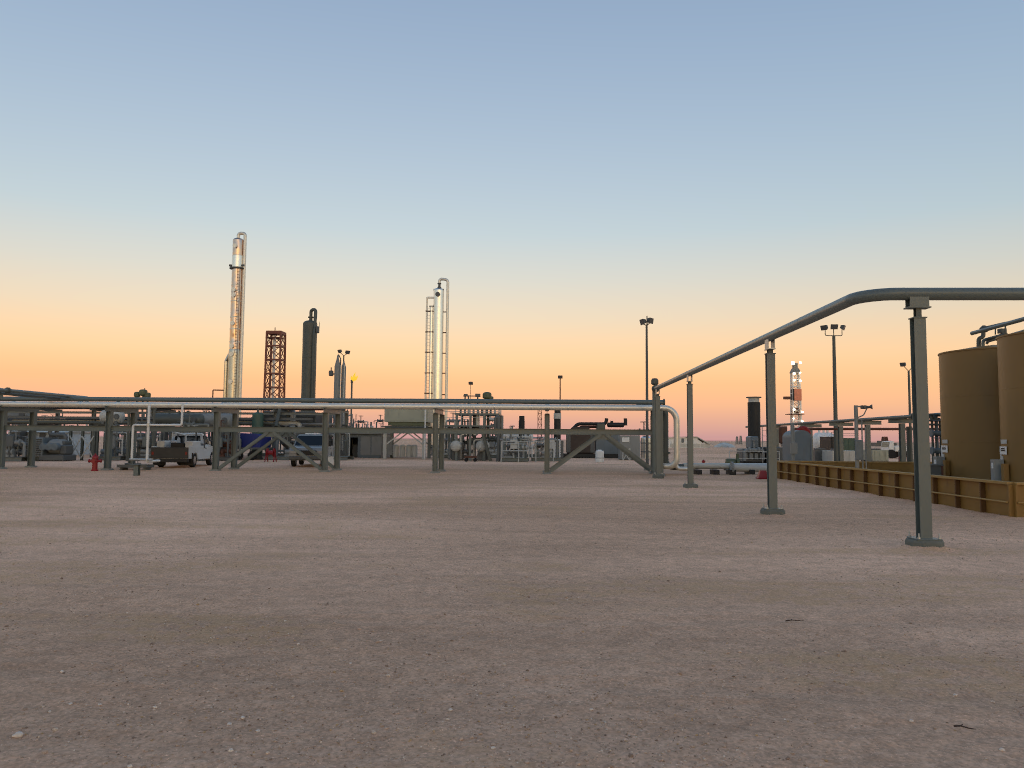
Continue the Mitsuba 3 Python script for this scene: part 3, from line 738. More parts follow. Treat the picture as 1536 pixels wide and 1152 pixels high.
def lamp_pole(label, x, y, z1, r0, r1, heads, arms='u', mat='m_sage_dark', group=None, s=1.0):
    t = thing('lamp_pole', label, 'lamp pole', group)
    part(t, 'footing', lathe([(0, -.3), (r0 * 2.2, -.3), (r0 * 2.2, .25), (0, .25)], (x, y, 0), n=16), 'm_concrete')
    part(t, 'pole', tube([[x, y, .25], [x, y, z1]], [r0, r1], 12), mat)
    if arms == 'u':
        w = .55 * s
        part(t, 'cross_arm', tube([[x - w, y, z1 + .4 * s], [x - w, y, z1 - .02], [x + w, y, z1 - .02], [x + w, y, z1 + .4 * s]], .028 * s, 8, .08 * s), mat)
        part(t, 'spigot', rod((x, y, z1), (x, y, z1 + .45 * s), .03 * s), mat)
        for (dx, d) in zip((-w, 0, w), heads): lamp_head(t, (x + dx, y, z1 + (.38 if dx else .43) * s), d, s)
    else:
        for (dx, dz, d) in heads:
            part(t, 'arm', tube([[x, y, z1 - .05 + min(dz, 0)], [x + dx, y, z1 + dz]], .03 * s, 8), mat)
            lamp_head(t, (x + dx, y, z1 + dz), d, s)
    return t


# ------------------------------------------------------------------ tall towers
tY = 88.0
x, r = X(355, tY, 480), 0.60
t = column_vessel('tallest tower, slim and sheathed in crinkled shiny metal', 'process_tower', X(353.5, tY, 480), tY, 1.0, Z(357, tY, 357), r, 'm_clad_crinkled', 36)
x = X(353.5, tY, 480)
zt = Z(357, tY, 357)
for v in (384, 402, 428, 437, 452, 476, 494, 513): part(t, 'band', lathe([(r, -.06), (r * 1.05, -.05), (r * 1.05, .05), (r, .06)], (x, tY, Z(v, tY, 355)), n=30), 'm_clad')
zs = Z(524, tY, 350)
part(t, 'lower_shell', lathe([(r * 1.16, .9), (r * 1.16, zs - .6), (r * 1.02, zs)], (x, tY, 0), n=36), 'm_clad_grey', 'wider lower shell of the shiny tower')
part(t, 'overhead_line', tube([[x, tY, zt], [x, tY, zt + .55], [x + .80, tY, zt + .55], [x + .80, tY, .8]], .19, 14, .28), 'm_clad')
part(t, 'side_line', tube([[x - .92, tY - .1, .5], [x - .92, tY - .1, zs - 1.4], [x - .55, tY - .1, zs - .6]], .2, 12, .2), 'm_clad_grey')
part(t, 'bright_section', lathe([(r, 0), (r + .03, .02), (r + .03, Z(384.5, tY, 355) - Z(401.5, tY, 355)), (r, Z(384, tY, 355) - Z(401.5, tY, 355))], (x, tY, Z(401.5, tY, 355)), n=36), 'm_clad_satin', 'bright white sheathed section below the tower top')
part(t, 'collar', lathe([(r, 0), (r + .28, .02), (r + .28, .16), (r, .18)], (x, tY, Z(404, tY, 355)), n=24), 'm_sage_dark')
part(t, 'collar_lug', [cbox((x + s_ * (r + .18), tY - .1, Z(398.5, tY, 355)), (.26, .3, .22)) for s_ in (-1, 1)], 'm_greydark', smooth=False)
part(t, 'ladder', ladder_mesh(x + .42, tY - r - .02, 1, zt - 3.5, .3), 'm_rust')
for v in (371, 436, 444, 486, 520, 532, 573):
    part(t, 'nozzle', [rod((x + .05, tY - r * .8, Z(v, tY, 355)), (x - .05, tY - r * 1.35, Z(v, tY, 355)), .16, 10), lathe([(0, 0), (.26, 0), (.26, .08), (0, .08)], (x - .05, tY - r * 1.45, Z(v, tY, 355)), (0, 1, 0), 12)], 'm_clad')
    part(t, 'pipe_bracket', bar((x + .5, tY, Z(v + 5, tY, 355)), (x + .9, tY, Z(v + 5, tY, 355)), .06, .06), 'm_greydark', smooth=False)
t = thing('small_gantry', 'thin pipe gantry reaching the foot of the tallest tower', 'pipe')
part(t, 'pipe_run', tube([[X(317, tY), tY, .1], [X(317, tY), tY, Z(585, tY, 317)], [x - .9, tY, Z(585.5, tY, 340)]], .075, 8, .1), 'm_rust')

wY = 78.0
x, r = X(657.3, wY, 500), 0.535
zt = Z(432, wY, 657)
t = column_vessel('pale shiny tower with a dark manhole near its top and a slim side column', 'process_tower', x, wY, 1.0, zt, r, 'm_clad_satin', 36, bands=0)
part(t, 'manhole', [lathe([(0, 0), (.24, 0), (.24, .2), (0, .2)], (x - .02, wY - r - .16, Z(443, wY, 657)), (0, 1, 0), 18)], 'm_greydark')
part(t, 'top_nozzle', [lathe([(.22, -.1), (.2, .2), (.13, .24), (.13, .5), (.2, .51), (.2, .6), (0, .6)], (x + .05, wY, zt - .1), n=14)], 'm_greydark')
part(t, 'overhead_line', tube([[x + .05, wY, zt + .4], [x + .05, wY, zt + .95], [x + .92, wY, zt + .85], [x + .92, wY, .8]], .145, 14, .3), 'm_clad')
part(t, 'shoulder_lugs', [cbox((x + s * .46, wY - .1, zt - .22), (.12, .2, .2)) for s in (-1, 1)], 'm_greydark', smooth=False)
for v in (468, 499, 530, 560, 592):
    z = Z(v, wY, 667)
    part(t, 'pipe_bracket', [bar((x + r * .9, wY - .05, z), (x + .95, wY - .05, z), .09, .10)], 'm_rust', smooth=False)
cx = X(643.5, wY, 500)
sx = [X(639.8, wY, 500), X(646.5, wY, 500)]
zc = Z(462, wY, 645)
part(t, 'side_column', lathe([(0, .6), (.17, .6), (.17, zc), (.2, zc + .01), (.2, zc + .1), (0, zc + .1)], (sx[1] + .02, wY, 0), n=16), 'm_clad_satin')
part(t, 'guide_pipe', tube([[sx[0], wY, .6], [sx[0], wY, Z(446.5, wY, 640)], [x - r * .9, wY, Z(446.5, wY, 650)]], .10, 10, .05), 'm_clad')
part(t, 'side_column_cap', [cbox((sx[1] + .05, wY, zc + .16), (.5, .3, .12)), rod((sx[1] + .22, wY, zc + .1), (sx[1] + .22, wY, zc + .34), .06)], 'm_greydark')
part(t, 'ladder', ladder_mesh((sx[0] + sx[1]) / 2, wY - .12, 1, Z(462, wY, 640), .3), 'm_galv')
for v in (467, 498, 528.5, 559.5, 590):
    z = Z(v, wY, 644)
    part(t, 'tie_bracket', bar((sx[0] - .12, wY - .12, z), (x - r * .85, wY - .12, z), .09, .10), 'm_rust', smooth=False)

dY = 70.0
x, r = X(463.3, dY, 560), 0.64
zt = Z(480.5, dY, 464)
t = column_vessel('dark grey tower with a swan neck pipe over its top', 'process_tower', x, dY, 1.0, zt, r, 'm_sage_dark', 36)
part(t, 'top_nozzle', [lathe([(.16, -.1), (.16, .22), (.26, .23), (.26, .33), (0, .33)], (x + .05, dY, zt), n=14)], 'm_sage_dark')
part(t, 'swan_neck', tube([[x + .05, dY - .0, zt + .2], [x + .05, dY, zt + .98], [x + .55, dY - .2, zt + .98], [x + .55, dY - .35, zt - .6], [x + .55, dY - .55, zt - 1.4], [x + .55, dY - .55, 1]], .15, 14, .24), 'm_sage_dark')
part(t, 'side_instrument', [rbox(x + .72, x + .98, dY - .6, dY - .3, zt - 1.25, zt - .62, .05), rod((x + .97, dY - .4, zt - .7), (x + .97, dY - .4, zt - .2), .025), rod((x + .55, dY - .45, zt - .95), (x + .75, dY - .45, zt - .95), .04)], 'm_greydark')
part(t, 'seam', [lathe([(r, 0), (r * 1.012, .01), (r * 1.012, .03), (r, .04)], (x, dY, z), n=36) for z in (4, 6.5, 9)], 'm_sage_dark')
part(t, 'ladder', ladder_mesh(x + .1, dY + r + .2, 1, zt - .2, .4), 'm_sage_dark')

sY = 66.0
t = column_vessel('left one of two slim grey columns with pointed tops, bearing a side box', 'process_tower', X(506.2, sY, 560), sY, .6, Z(533, sY, 508), .27, 'm_grey', 24, cone=1.0)
xq = X(506.2, sY, 560)
part(t, 'side_box', [rbox(xq - .72, xq - .38, sY - .2, sY + .15, Z(564, sY, 497), Z(558, sY, 497) + .12, .05), rod((xq - .72 + .17, sY, Z(557, sY, 497)), (xq - .55, sY, Z(551, sY, 497)), .05), rod((xq - .4, sY, Z(561, sY, 500)), (xq - .2, sY, Z(561, sY, 500)), .06)], 'm_greydark')
part(t, 'top_pipe', tube([[xq, sY, Z(535, sY, 508)], [xq + .02, sY, Z(531, sY, 508)], [xq + .25, sY, Z(538, sY, 508)], [xq + .25, sY, 2]], .05, 8, .08), 'm_greydark')
t = column_vessel('right one of two slim grey columns with pointed tops', 'process_tower', X(515, sY, 560), sY + .1, .6, Z(541, sY, 515), .20, 'm_grey', 24, cone=.55)
part(t, 'ladder', ladder_mesh(X(515, sY, 560), sY - .3, .6, Z(548, sY, 515), .32), 'm_galv')
lamp_pole('slim lamp pole with two floodlights just behind the two pointed grey columns', X(515.5, 72, 540), 72.0, Z(533, 72, 515), .09, .06, [(-.32, .25, (-.7, -.6, -.4)), (.30, .15, (.8, -.5, -.3))], 'v', s=1.0)

# far lattice derrick, flare
mY = 240.0


def lattice(t, x, y, z0, z1, w0, w1, levels, mleg, mbr, rl=.22, rb=.10):
    def c(z, i, j):
        w = w0 + (w1 - w0) * (z - z0) / (z1 - z0)
        return np.array([x + i * w / 2, y + j * w / 2, z])
    for i in (-1, 1):
        for j in (-1, 1): part(t, 'leg', bar(c(z0, i, j), c(z1, i, j), rl, rl), mleg, smooth=False)
    zs = np.linspace(z0, z1, levels + 1)
    ring = [(-1, -1), (1, -1), (1, 1), (-1, 1)]
    for k, z in enumerate(zs):
        if k: part(t, 'girt', [bar(c(z, *a), c(z, *b), rl * .8, rl * .8) for a, b in zip(ring, ring[1:] + ring[:1])], mleg, smooth=False)
    br = []
    for za, zb in zip(zs[:-1], zs[1:]):
        for a, b in zip(ring, ring[1:] + ring[:1]):
            br += [bar(c(za, *a), c(zb, *b), rb, rb), bar(c(zb, *a), c(za, *b), rb, rb)]
    part(t, 'bracing', br, mbr, smooth=False, kind='stuff')


t = thing('lattice_derrick', 'dark red lattice derrick rising behind the rack between two towers', 'derrick')
x = X(412.5, mY, 560)
lattice(t, x, mY, 0, Z(499, mY, 412), 5.0, 4.4, 8, 'm_mastred', 'm_mastred', .5, .2)
part(t, 'ladder', [bar((x + .5, mY - 1.9, 0), (x + .5, mY - 1.9, Z(505, mY, 412)), .28, .28), bar((x - .3, mY - 1.0, 0), (x - .3, mY - 1.0, Z(505, mY, 412)), .4, .4)], 'm_white', smooth=False)
part(t, 'crown', [box(x - 2.4, x + 2.4, mY - 2.4, mY + 2.4, Z(502, mY, 412), Z(497.5, mY, 412)), bar((x - .4, mY, Z(497.5, mY, 412)), (x - .4, mY, Z(491, mY, 412)), .2, .2)], 'm_mastred', smooth=False)
part(t, 'monkey_board', box(x - 2.5, x + 2.2, mY - 2.5, mY + 2.2, Z(508, mY, 412), Z(507, mY, 412)), 'm_rust', smooth=False)
fY = 210.0
x = X(527.5, fY, 590)
t = thing('flare_stack', 'thin flare stack with a small yellow flame, far behind the slim grey columns', 'flare stack')
part(t, 'stack', tube([[x, fY, 0], [x, fY, Z(574, fY, 528)]], .24, 10), 'm_greydark')
part(t, 'tip', lathe([(.24, 0), (.34, .2), (.34, .9), (.2, .9)], (x, fY, Z(575, fY, 528)), n=12), 'm_greydark')
zf = Z(573, fY, 530)
flame = cat([lathe([(0, 0), (.30, .35), (.55, .9), (.42, 1.5), (.16, 2.3), (0, 2.9)], (x + .2, fY, zf), (.25, 0, 1), 14), lathe([(0, 0), (.28, .3), (.44, .8), (.2, 1.4), (0, 1.9)], (x + .55, fY, zf + .3), (.75, 0, 1), 12), lathe([(0, 0), (.2, .3), (.26, .7), (0, 1.5)], (x + .0, fY, zf + .4), (-.2, 0, 1), 10)])
k = part(t, 'flame', flame, 'm_black', 'small bright yellow flame')
scene[k]['emitter'] = {'type': 'area', 'radiance': {'type': 'rgb', 'value': [0.062, 0.037, 0.0022]}}

# ------------------------------------------------------------------ the process plant behind the rack, left to right
# pipe rack of the plant
qY0, qY1 = 60.0, 63.0
pr = thing('plant_rack', 'two level steel rack crowded with pipes behind the left part of the long rack', 'pipe rack')
L1, L2 = Z(641, qY0, 300), Z(617, qY0, 300)
xs = np.linspace(X(-40, qY0), X(505, qY0), 7)
for xq in xs:
    for yq in (qY0, qY1): part(pr, 'column', hbeam((xq, yq, -.1), (xq, yq, L2), .24, .24, .016, up=(1, 0, 0)), 'm_plant', smooth=False)
    for z in (L1, L2): part(pr, 'cross_beam', hbeam((xq, qY0 - .6, z + .1), (xq, qY1 + .6, z + .1), .18, .2, .014), 'm_plant', smooth=False)
for a, b in zip(xs[:-1], xs[1:]):
    for z in (L1 - .15, L2 - .15): part(pr, 'strut', hbeam((a, qY0, z), (b, qY0, z), .14, .18, .012), 'm_plant', smooth=False)
g = random.Random(3)
pm = ['m_greydark', 'm_grey', 'm_sage_dark', 'm_pale', 'm_rust', 'm_clad', 'm_greydark', 'm_sage_dark']
tone_of = {'m_greydark': 'dark grey', 'm_grey': 'grey', 'm_sage_dark': 'dark green grey', 'm_pale': 'pale', 'm_rust': 'rust brown', 'm_clad': 'shiny', 'm_greydark': 'dark grey'}
order = ['frontmost', 'second', 'third', 'middle', 'fifth', 'sixth', 'rearmost']
for lev, z in (('lower', L1 + .21), ('upper', L2 + .21)):
    for k in range(7):
        r = g.choice((.08, .11, .13, .17, .22))
        y = qY0 - .3 + k * .55
        xa = xs[0] - 2 + g.choice((0, 0, 5, 9)); xb = xs[-1] - g.choice((0, 0, 1.5, 6))
        mt = g.choice(pm)
        t = thing('plant_pipe', f'{order[k]} pipe on the {lev} level of the plant rack, {tone_of[mt]}', 'pipe', 'pipes on the plant rack')
        if g.random() < .5: part(t, 'pipe_run', tube([[xa, y, z + r], [xb, y, z + r]], r, 10), mt)
        else: part(t, 'pipe_run', tube([[xa, y, z + r], [xb - 3, y, z + r], [xb - 3, y, z + r - g.choice((1.4, 1.9)) * (1 if g.random() < .8 else -.4)], [xb - 3, y - 1.2, z + r - 1.5]], r, 10, r * 1.5 + .05), mt)
t = thing('cable_tray', 'dark cable tray hung between the two levels of the plant rack', 'cable tray')
zc_ = (L1 + L2) / 2
part(t, 'tray', [box(xs[0], xs[-1] - 2, qY0 - .28, qY0 + .3, zc_, zc_ + .02), box(xs[0], xs[-1] - 2, qY0 - .3, qY0 - .28, zc_ - .02, zc_ + .16), box(xs[0], xs[-1] - 2, qY0 + .3, qY0 + .32, zc_ - .02, zc_ + .16)], 'm_greydark', smooth=False)
for xq in np.arange(xs[0] + 1, xs[-1] - 2, 3.1): part(t, 'hanger', bar((xq, qY0, zc_), (xq, qY0, L2 - .2), .05, .05), 'm_greydark', smooth=False)

horizontal_vessel('pale grey drum on the upper level behind the rack, left of the slim pipe loop', X(150, 57), X(184, 57), 57.0, Z(625, 57, 165), .50, 'm_pale', base=Z(636, 57, 165))
t = thing('vessel_stand', 'grey steel stand under the pale grey drum at left', 'stand')
for xq in (X(152, 57), X(182, 57)):
    for yq in (56.5, 57.5): part(t, 'leg', hbeam((xq, yq, 0), (xq, yq, Z(637.5, 57, 165)), .16, .16, .012, up=(0, 1, 0)), 'm_sage_dark', smooth=False)
part(t, 'deck', box(X(148, 57), X(186, 57), 56.2, 57.8, Z(637, 57, 165), Z(636, 57, 165) - .005), 'm_sage_dark', smooth=False)
horizontal_vessel('long dark horizontal vessel low behind the slim pipe loop', X(225, 55), X(300, 55), 55.5, Z(629, 55, 260), .46, 'm_sage_dark', base=.1)
horizontal_vessel('grey horizontal vessel behind the white service pickup', X(272, 57), X(338, 57), 58.5, Z(630, 57, 300), .55, 'm_grey', base=.1)
horizontal_vessel('bright horizontal drum high at the far left edge of the plant', X(-20, 66), X(48, 66), 66, Z(622, 66, 20), .6, 'm_grey', base=.1)

def cooler(label, x0, x1, y0, y1, z0, z1, nsl, mat, smat):
    """A louvred engine cooler: box, slats in front, hub guard."""
    t = thing('engine_cooler', label, 'cooler')
    part(t, 'housing', [box(x0, x1, y0 + .15, y1, z0, z1), box(x0, x0 + .1, y0, y0 + .149, z0, z1), box(x1 - .1, x1, y0, y0 + .149, z0, z1)], mat, smooth=False)
    h = (z1 - z0) / nsl
    for k in range(nsl): part(t, 'slat', bar((x0 + .1, y0 + .08, z0 + h * (k + .5)), (x1 - .1, y0 + .08, z0 + h * (k + .5)), .13, h * .42, up=(0, -.5, 1)), smat, smooth=False)
    part(t, 'skid_frame', [hbeam((x0 - .2, y, z0 - .13), (x1 + .2, y, z0 - .13), .15, .24, .014) for y in (y0 + .1, y1 - .1)], 'm_sage_dark', smooth=False)
    return t


cooler('grey louvred cooler box standing low near the left edge', X(37, 50), X(65, 50), 50, 51.6, .28, Z(656, 50, 50), 9, 'm_bluegrey', 'm_grey')
t = thing('compressor', 'rounded grey compressor with cylinders beside the louvred cooler box', 'compressor')
xa, xb = X(66, 50.5), X(103, 50.5)
part(t, 'frame', [rbox(xa, xb, 50, 51.5, .02, .42, .05)], 'm_greydark', smooth=False)
part(t, 'crankcase', lathe(dome(.5, .3, 1.1), (xa + .2, 50.7, .95), (1, 0, 0), 20), 'm_grey')
for dz, dx in ((0, .35), (0, .75), (0, 1.15)): part(t, 'cylinder', [lathe([(0, 0), (.2, 0), (.24, .1), (.24, .5), (0, .52)], (xa + dx, 50.35, .95), (0, -1, 0), 14)], 'm_bluegrey')
part(t, 'exhaust', tube([[xa + 1.3, 50.8, 1.2], [xa + 1.3, 50.8, 1.75], [xa + .2, 50.8, 1.75], [xa + .2, 50.8, 2.3]], .13, 12, .2), 'm_greydark')
part(t, 'engine', [rbox(xa + 1.25, xb, 50.2, 51.2, .42, 1.1, .1), rbox(xa + 1.35, xb - .1, 50.3, 51.1, 1.1, 1.35, .05)], 'm_greydark', smooth=False)
t = thing('braced_frame', 'grey frame with crossed bracing between the compressor and the hydrant', 'frame')
xa, xb = X(106, 52), X(142, 52)
zt = Z(645, 52, 125)
for xq in (xa, (xa + xb) / 2, xb): part(t, 'post', hbeam((xq, 52, -.05), (xq, 52, zt), .15, .15, .012, up=(0, 1, 0)), 'm_sage_dark', smooth=False)
part(t, 'top_beam', hbeam((xa, 52, zt + .1), (xb, 52, zt + .1), .15, .2, .012), 'm_sage_dark', smooth=False)
part(t, 'brace', [bar((xa, 51.95, .15), ((xa + xb) / 2, 51.95, zt - .4), .06, .06), bar(((xa + xb) / 2, 51.9, .15), (xa, 51.9, zt - .4), .06, .06)], 'm_pale', smooth=False)
part(t, 'brace', [bar((xb, 51.95, .15), ((xa + xb) / 2, 51.95, zt - .4), .06, .06), bar(((xa + xb) / 2, 51.9, .15), (xb, 51.9, zt - .4), .06, .06)], 'm_pale', smooth=False)
skid('crowded valve skid right behind the red hydrant', X(144, 53), X(182, 53), 53, 55, 11, ('m_plant', 'm_grey', 'm_bluegrey', 'm_pale'), 2.2)
skid('low pump skid at the far left edge', X(-12, 49), X(34, 49), 49, 51, 12, ('m_plant', 'm_greydark', 'm_grey', 'm_pale'), 1.7)
skid('skid of dark pumps between the slim pipe loop and the service pickup', X(186, 54), X(236, 54), 54, 56, 13, ('m_greydark', 'm_plant', 'm_grey', 'm_pale'), 2.0)
skid('tall pipe skid behind the white service pickup', X(240, 53.5), X(312, 53.5), 53.2, 55, 14, ('m_greydark', 'm_plant', 'm_pale', 'm_grey'), 2.6, pots=True)
skid('dark pipe skid left of the blue covered tank', X(312, 54), X(346, 54), 54, 56, 15, ('m_greydark', 'm_plant', 'm_rust', 'm_grey'), 2.4)
skid('dark pipe skid behind the grey pickup', X(398, 57), X(470, 57), 57, 59, 16, ('m_plant', 'm_greydark', 'm_grey', 'm_bluegrey'), 2.4)
skid('cluttered skid between the grey pickup and the dark doorway', X(470, 58), X(522, 58), 58, 60, 17, ('m_plant', 'm_grey', 'm_greydark', 'm_pale'), 2.2)
for (u0, u1, Yq, sd, tl, lab) in ((-14, 44, 73, 31, 3.4, 'tall dark piping module behind the far left end of the plant rack'), (46, 118, 74, 32, 3.3, 'tall piping module behind the louvred cooler box'), (190, 262, 67, 33, 4.2, 'tall dark piping module behind the slim pipe loop'),
                                  (262, 340, 69, 34, 4.4, 'tall piping module left of the tallest tower'), (372, 442, 68, 35, 4.3, 'tall piping module between the tallest tower and the dark tower'), (478, 524, 66, 36, 4.0, 'narrow piping module between the dark tower and the two pointed columns'),
                                  (524, 578, 72, 37, 3.4, 'low piping module between the pointed columns and the raised air cooler'), (722, 748, 69, 39, 3.9, 'slim pale piping module behind the right end of the two level structure'), (756, 836, 74, 40, 2.6, 'low pale piping module far behind the handrail fence'),
                                  (655, 700, 68, 38, 3.6, 'piping module just right of the raised air cooler')):
    skid(lab, X(u0, Yq), X(u1, Yq), Yq, Yq + 2.5, sd, ('m_plant', 'm_greydark', 'm_grey', 'm_pale') if u0 < 500 else ('m_sage', 'm_grey', 'm_pale', 'm_galv'), tl, dens=2.4)
t = thing('heater_box', 'dark framed heater box behind the grey pickup, below the dark tower', 'heater')
hb = 64.5
xa, xb, z0, z1 = X(396, hb), X(472, hb), Z(644, hb, 430), Z(618, hb, 430)
part(t, 'casing', box(xa, xb, hb, hb + 2.4, z0, z1), 'm_greydark', smooth=False)
for k in range(7): part(t, 'stiffener', box(xa + (xb - xa) * k / 6 - .06, xa + (xb - xa) * k / 6 + .06, hb - .09, hb - .003, z0, z1), 'm_sage_dark', smooth=False)
for f in (.0, .36, .7, .98): part(t, 'rail', box(xa, xb, hb - .14, hb - .093, z0 + (z1 - z0) * f, z0 + (z1 - z0) * f + .08), 'm_grey' if f == .98 else 'm_sage_dark', smooth=False)
for xq in (xa + .2, (xa + xb) / 2, xb - .2): part(t, 'leg', [hbeam((xq, y, -.05), (xq, y, z0), .2, .2, .014, up=(0, 1, 0)) for y in (hb + .2, hb + 2.2)], 'm_sage_dark', smooth=False)
t = thing('pale_shed', 'low pale blue metal shed behind the louvred cooler box', 'shed')
sY_ = 66.6
xa, xb = X(14, sY_), X(100, sY_)
zt = Z(648.5, sY_, 60)
part(t, 'wall', box(xa, xb, sY_, sY_ + 4, -.1, zt), 'm_shed', smooth=False)
part(t, 'roof', prism([(sY_ - .3, zt + .01), (sY_ + 2, zt + .3), (sY_ + 4.3, zt + .01)], xa - .2, xb + .2), 'm_pale', smooth=False)
for k in range(6): part(t, 'pilaster', box(xa + (xb - xa) * (k + .5) / 6 - .25, xa + (xb - xa) * (k + .5) / 6 + .25, sY_ - .1, sY_ - .003, 0, zt - .05), 'm_greydark', smooth=False)
# machinery above the rack line at left
t = thing('valve_actuator', 'dark round valve actuator cluster peeping over the rack above the slim pipe loop', 'valve')
vY = 52.0
zb = Z(598, vY, 211)
for (u, v, r) in ((203, 592, .2), (212, 589, .27), (219, 593, .2)):
    part(t, 'actuator', lathe(dome(r, -.1, .1), (X(u, vY), vY, Z(v, vY, 211)), n=16), 'm_olive')
part(t, 'stem', [rod((X(u, vY), vY, zb - 1.5), (X(u, vY), vY, zb + .3), .06) for u in (203, 212, 219)], 'm_greydark')
part(t, 'header', rod((X(190, vY), vY, zb - .6), (X(232, vY), vY, zb - .6), .16, 12), 'm_sage_dark')
part(t, 'support_leg', [rod((X(u, vY), vY, -.1), (X(u, vY), vY, zb - .6), .09) for u in (192, 230)], 'm_sage_dark')
part(t, 'vent', rod((X(214, vY), vY, zb), (X(214, vY), vY, Z(582, vY, 214)), .03), 'm_greydark')

# blue tank, olive vessel, red reel
t = thing('blue_tank', 'blue covered tank on a trailer behind the long brace, right of the service pickup', 'tank')
bY = 56
xa, xb = X(346, bY), X(391, bY)
part(t, 'cover', prism(Polygon([(xa, Z(671, bY, 366)), (xa, Z(654, bY, 366)), (xa + .25, Z(649.5, bY, 366)), (xb - .3, Z(651, bY, 366)), (xb, Z(656, bY, 366)), (xb, Z(671, bY, 366))]), bY, bY + 2.2, 'y'), 'm_blue', smooth=False)
part(t, 'bed', box(xa - .1, xb + .1, bY - .05, bY + 2.25, Z(674, bY, 366), Z(671, bY, 366) - .004), 'm_greydark', smooth=False)
for xq in (xa + .6, xb - .6): part(t, 'wheel', lathe([(0, -.12), (.3, -.12), (.34, -.06), (.34, .06), (.3, .12), (0, .12)], (xq, bY + .1, .34), (0, 1, 0), 18), 'm_rubber')
part(t, 'hitch', bar((xa - 1.2, bY + 1, .55), (xa, bY + 1, .55), .12, .12), 'm_greydark', smooth=False)
t = column_vessel('olive green upright drum behind the blue covered tank', 'upright_vessel', X(386, 59), 59, .3, Z(618, 59, 386), .42, 'm_green')
part(t, 'nozzle', rod((X(386, 59), 59, Z(618, 59, 386)), (X(386, 59), 59, Z(614, 59, 386)), .1), 'm_greydark')
t = thing('hose_reel', 'small red hose reel cart under the rack beside the grey pickup', 'hose reel')
xq = X(407, 53)
part(t, 'drum', lathe([(.32, -.25), (.32, -.22), (.15, -.2), (.15, .2), (.32, .22), (.32, .25)], (xq, 53, .62), (1, 0, 0), 18), 'm_red')
part(t, 'stand', [bar((xq + s * .3, 53 - .3, 0), (xq + s * .3, 53, .62), .06, .06) for s in (-1, 1)] + [bar((xq + s * .3, 53.3, 0), (xq + s * .3, 53, .62), .06, .06) for s in (-1, 1)], 'm_red', smooth=False)

# grey shed with dark doorway
t = thing('motor_shed', 'small grey shed with a dark open doorway under the right end of the plant rack', 'shed')
hY = 66.0
xa, xb, zt = X(513, hY), X(572, hY), Z(651, hY, 540)
d0, d1 = X(521, hY), X(537, hY)
part(t, 'wall', [box(xa, d0, hY, hY + .1, -.1, zt), box(d1, xb, hY, hY + .1, -.1, zt), box(d0, d1, hY, hY + .1, Z(656, hY, 530), zt), box(xa, xa + .1, hY + .1, hY + 4, -.1, zt), box(xb - .1, xb, hY + .1, hY + 4, -.1, zt), box(xa + .1, xb - .1, hY + 3.9, hY + 4, -.1, zt)], 'm_bluegrey', smooth=False)
part(t, 'roof', box(xa - .15, xb + .15, hY - .25, hY + 4.2, zt + .003, zt + .12), 'm_grey', smooth=False)
part(t, 'shelf', box(d0 + .2, d1 - .2, hY + 1.2, hY + 2.2, -.05, 1.1), 'm_greydark', smooth=False)
for k in range(3): part(t, 'wall_panel', box(d1 + .25 + k * .95, d1 + 1.1 + k * .95, hY - .03, hY - .004, .25, zt - .2), 'm_grey', smooth=False)

# elevated air cooler
cY = 64.0
t = thing('air_cooler', 'beige box shaped air cooler raised on braced legs in the middle of the plant', 'air cooler')
xa, xb = X(576, cY), X(641, cY)
z0, z1 = Z(641, cY, 610), Z(611, cY, 610)
part(t, 'plenum', box(xa, xb, cY, cY + 3.2, z0 + .45, z1), 'm_cream', smooth=False)
part(t, 'roof_edge', box(xa - .06, xb + .06, cY - .06, cY + 3.26, z1 + .002, z1 + .1), 'm_grey', smooth=False)
part(t, 'tube_bundle', [box(xa + .3, xb - .2, cY + .1, cY + 3.1, z0 + .15, z0 + .447)], 'm_olive', smooth=False)
for k in range(3):
    xk = xa + (xb - xa) * (k + .5) / 3
    part(t, 'side_panel', box(xk - (xb - xa) / 6 + .06, xk + (xb - xa) / 6 - .06, cY - .025, cY - .003, z0 + .6, z1 - .12), 'm_cream', smooth=False)
part(t, 'walkway', box(xa - .1, xb + .1, cY - .7, cY - .07, z0 + .02, z0 + .08), 'm_sage_dark', smooth=False)
part(t, 'beam', [hbeam((xa, y, z0), (xb, y, z0), .2, .24, .014) for y in (cY + .2, cY + 3)], 'm_sage', smooth=False)
for u in (577.5, 636):
    for yq in (cY + .05, cY + 3): part(t, 'leg', hbeam((X(u, cY), yq, -.1), (X(u, cY), yq, z0 - .12), .26, .26, .016, up=(0, 1, 0)), 'm_pale' if yq < cY + 1 else 'm_sage', smooth=False)
xm = (X(577, cY) + X(636, cY)) / 2
for yq in (cY + .05, cY + 3):
    for u in (580, 634): part(t, 'brace', bar((X(u, cY), yq, 1.2), (xm, yq, z0 - .25), .1, .1), 'm_pale', smooth=False)
for u, o in ((594, 'first'), (604, 'second'), (614, 'third'), (622, 'last')):
    t = column_vessel(o + ' from left of four pale canisters under the raised air cooler', 'filter_canister', X(u, cY + 2), cY + 2, .1, Z(667, cY, 604), .26, 'm_pale', 18, skirt=False)
    labels[t]['category'] = 'canister'; labels[t]['group'] = 'canisters under the air cooler'
t = thing('tall_pipe', 'slim pale vertical pipe at the right corner of the raised air cooler', 'pipe')
part(t, 'pipe_run', tube([[X(637.5, 62), 62, 0], [X(637.5, 62), 62, Z(613, 62, 637)]], .06, 8), 'm_white')
part(t, 'cap', lathe([(0, 0), (.1, 0), (.1, .1), (0, .12)], (X(637.5, 62), 62, Z(613, 62, 637)), n=10), 'm_white')

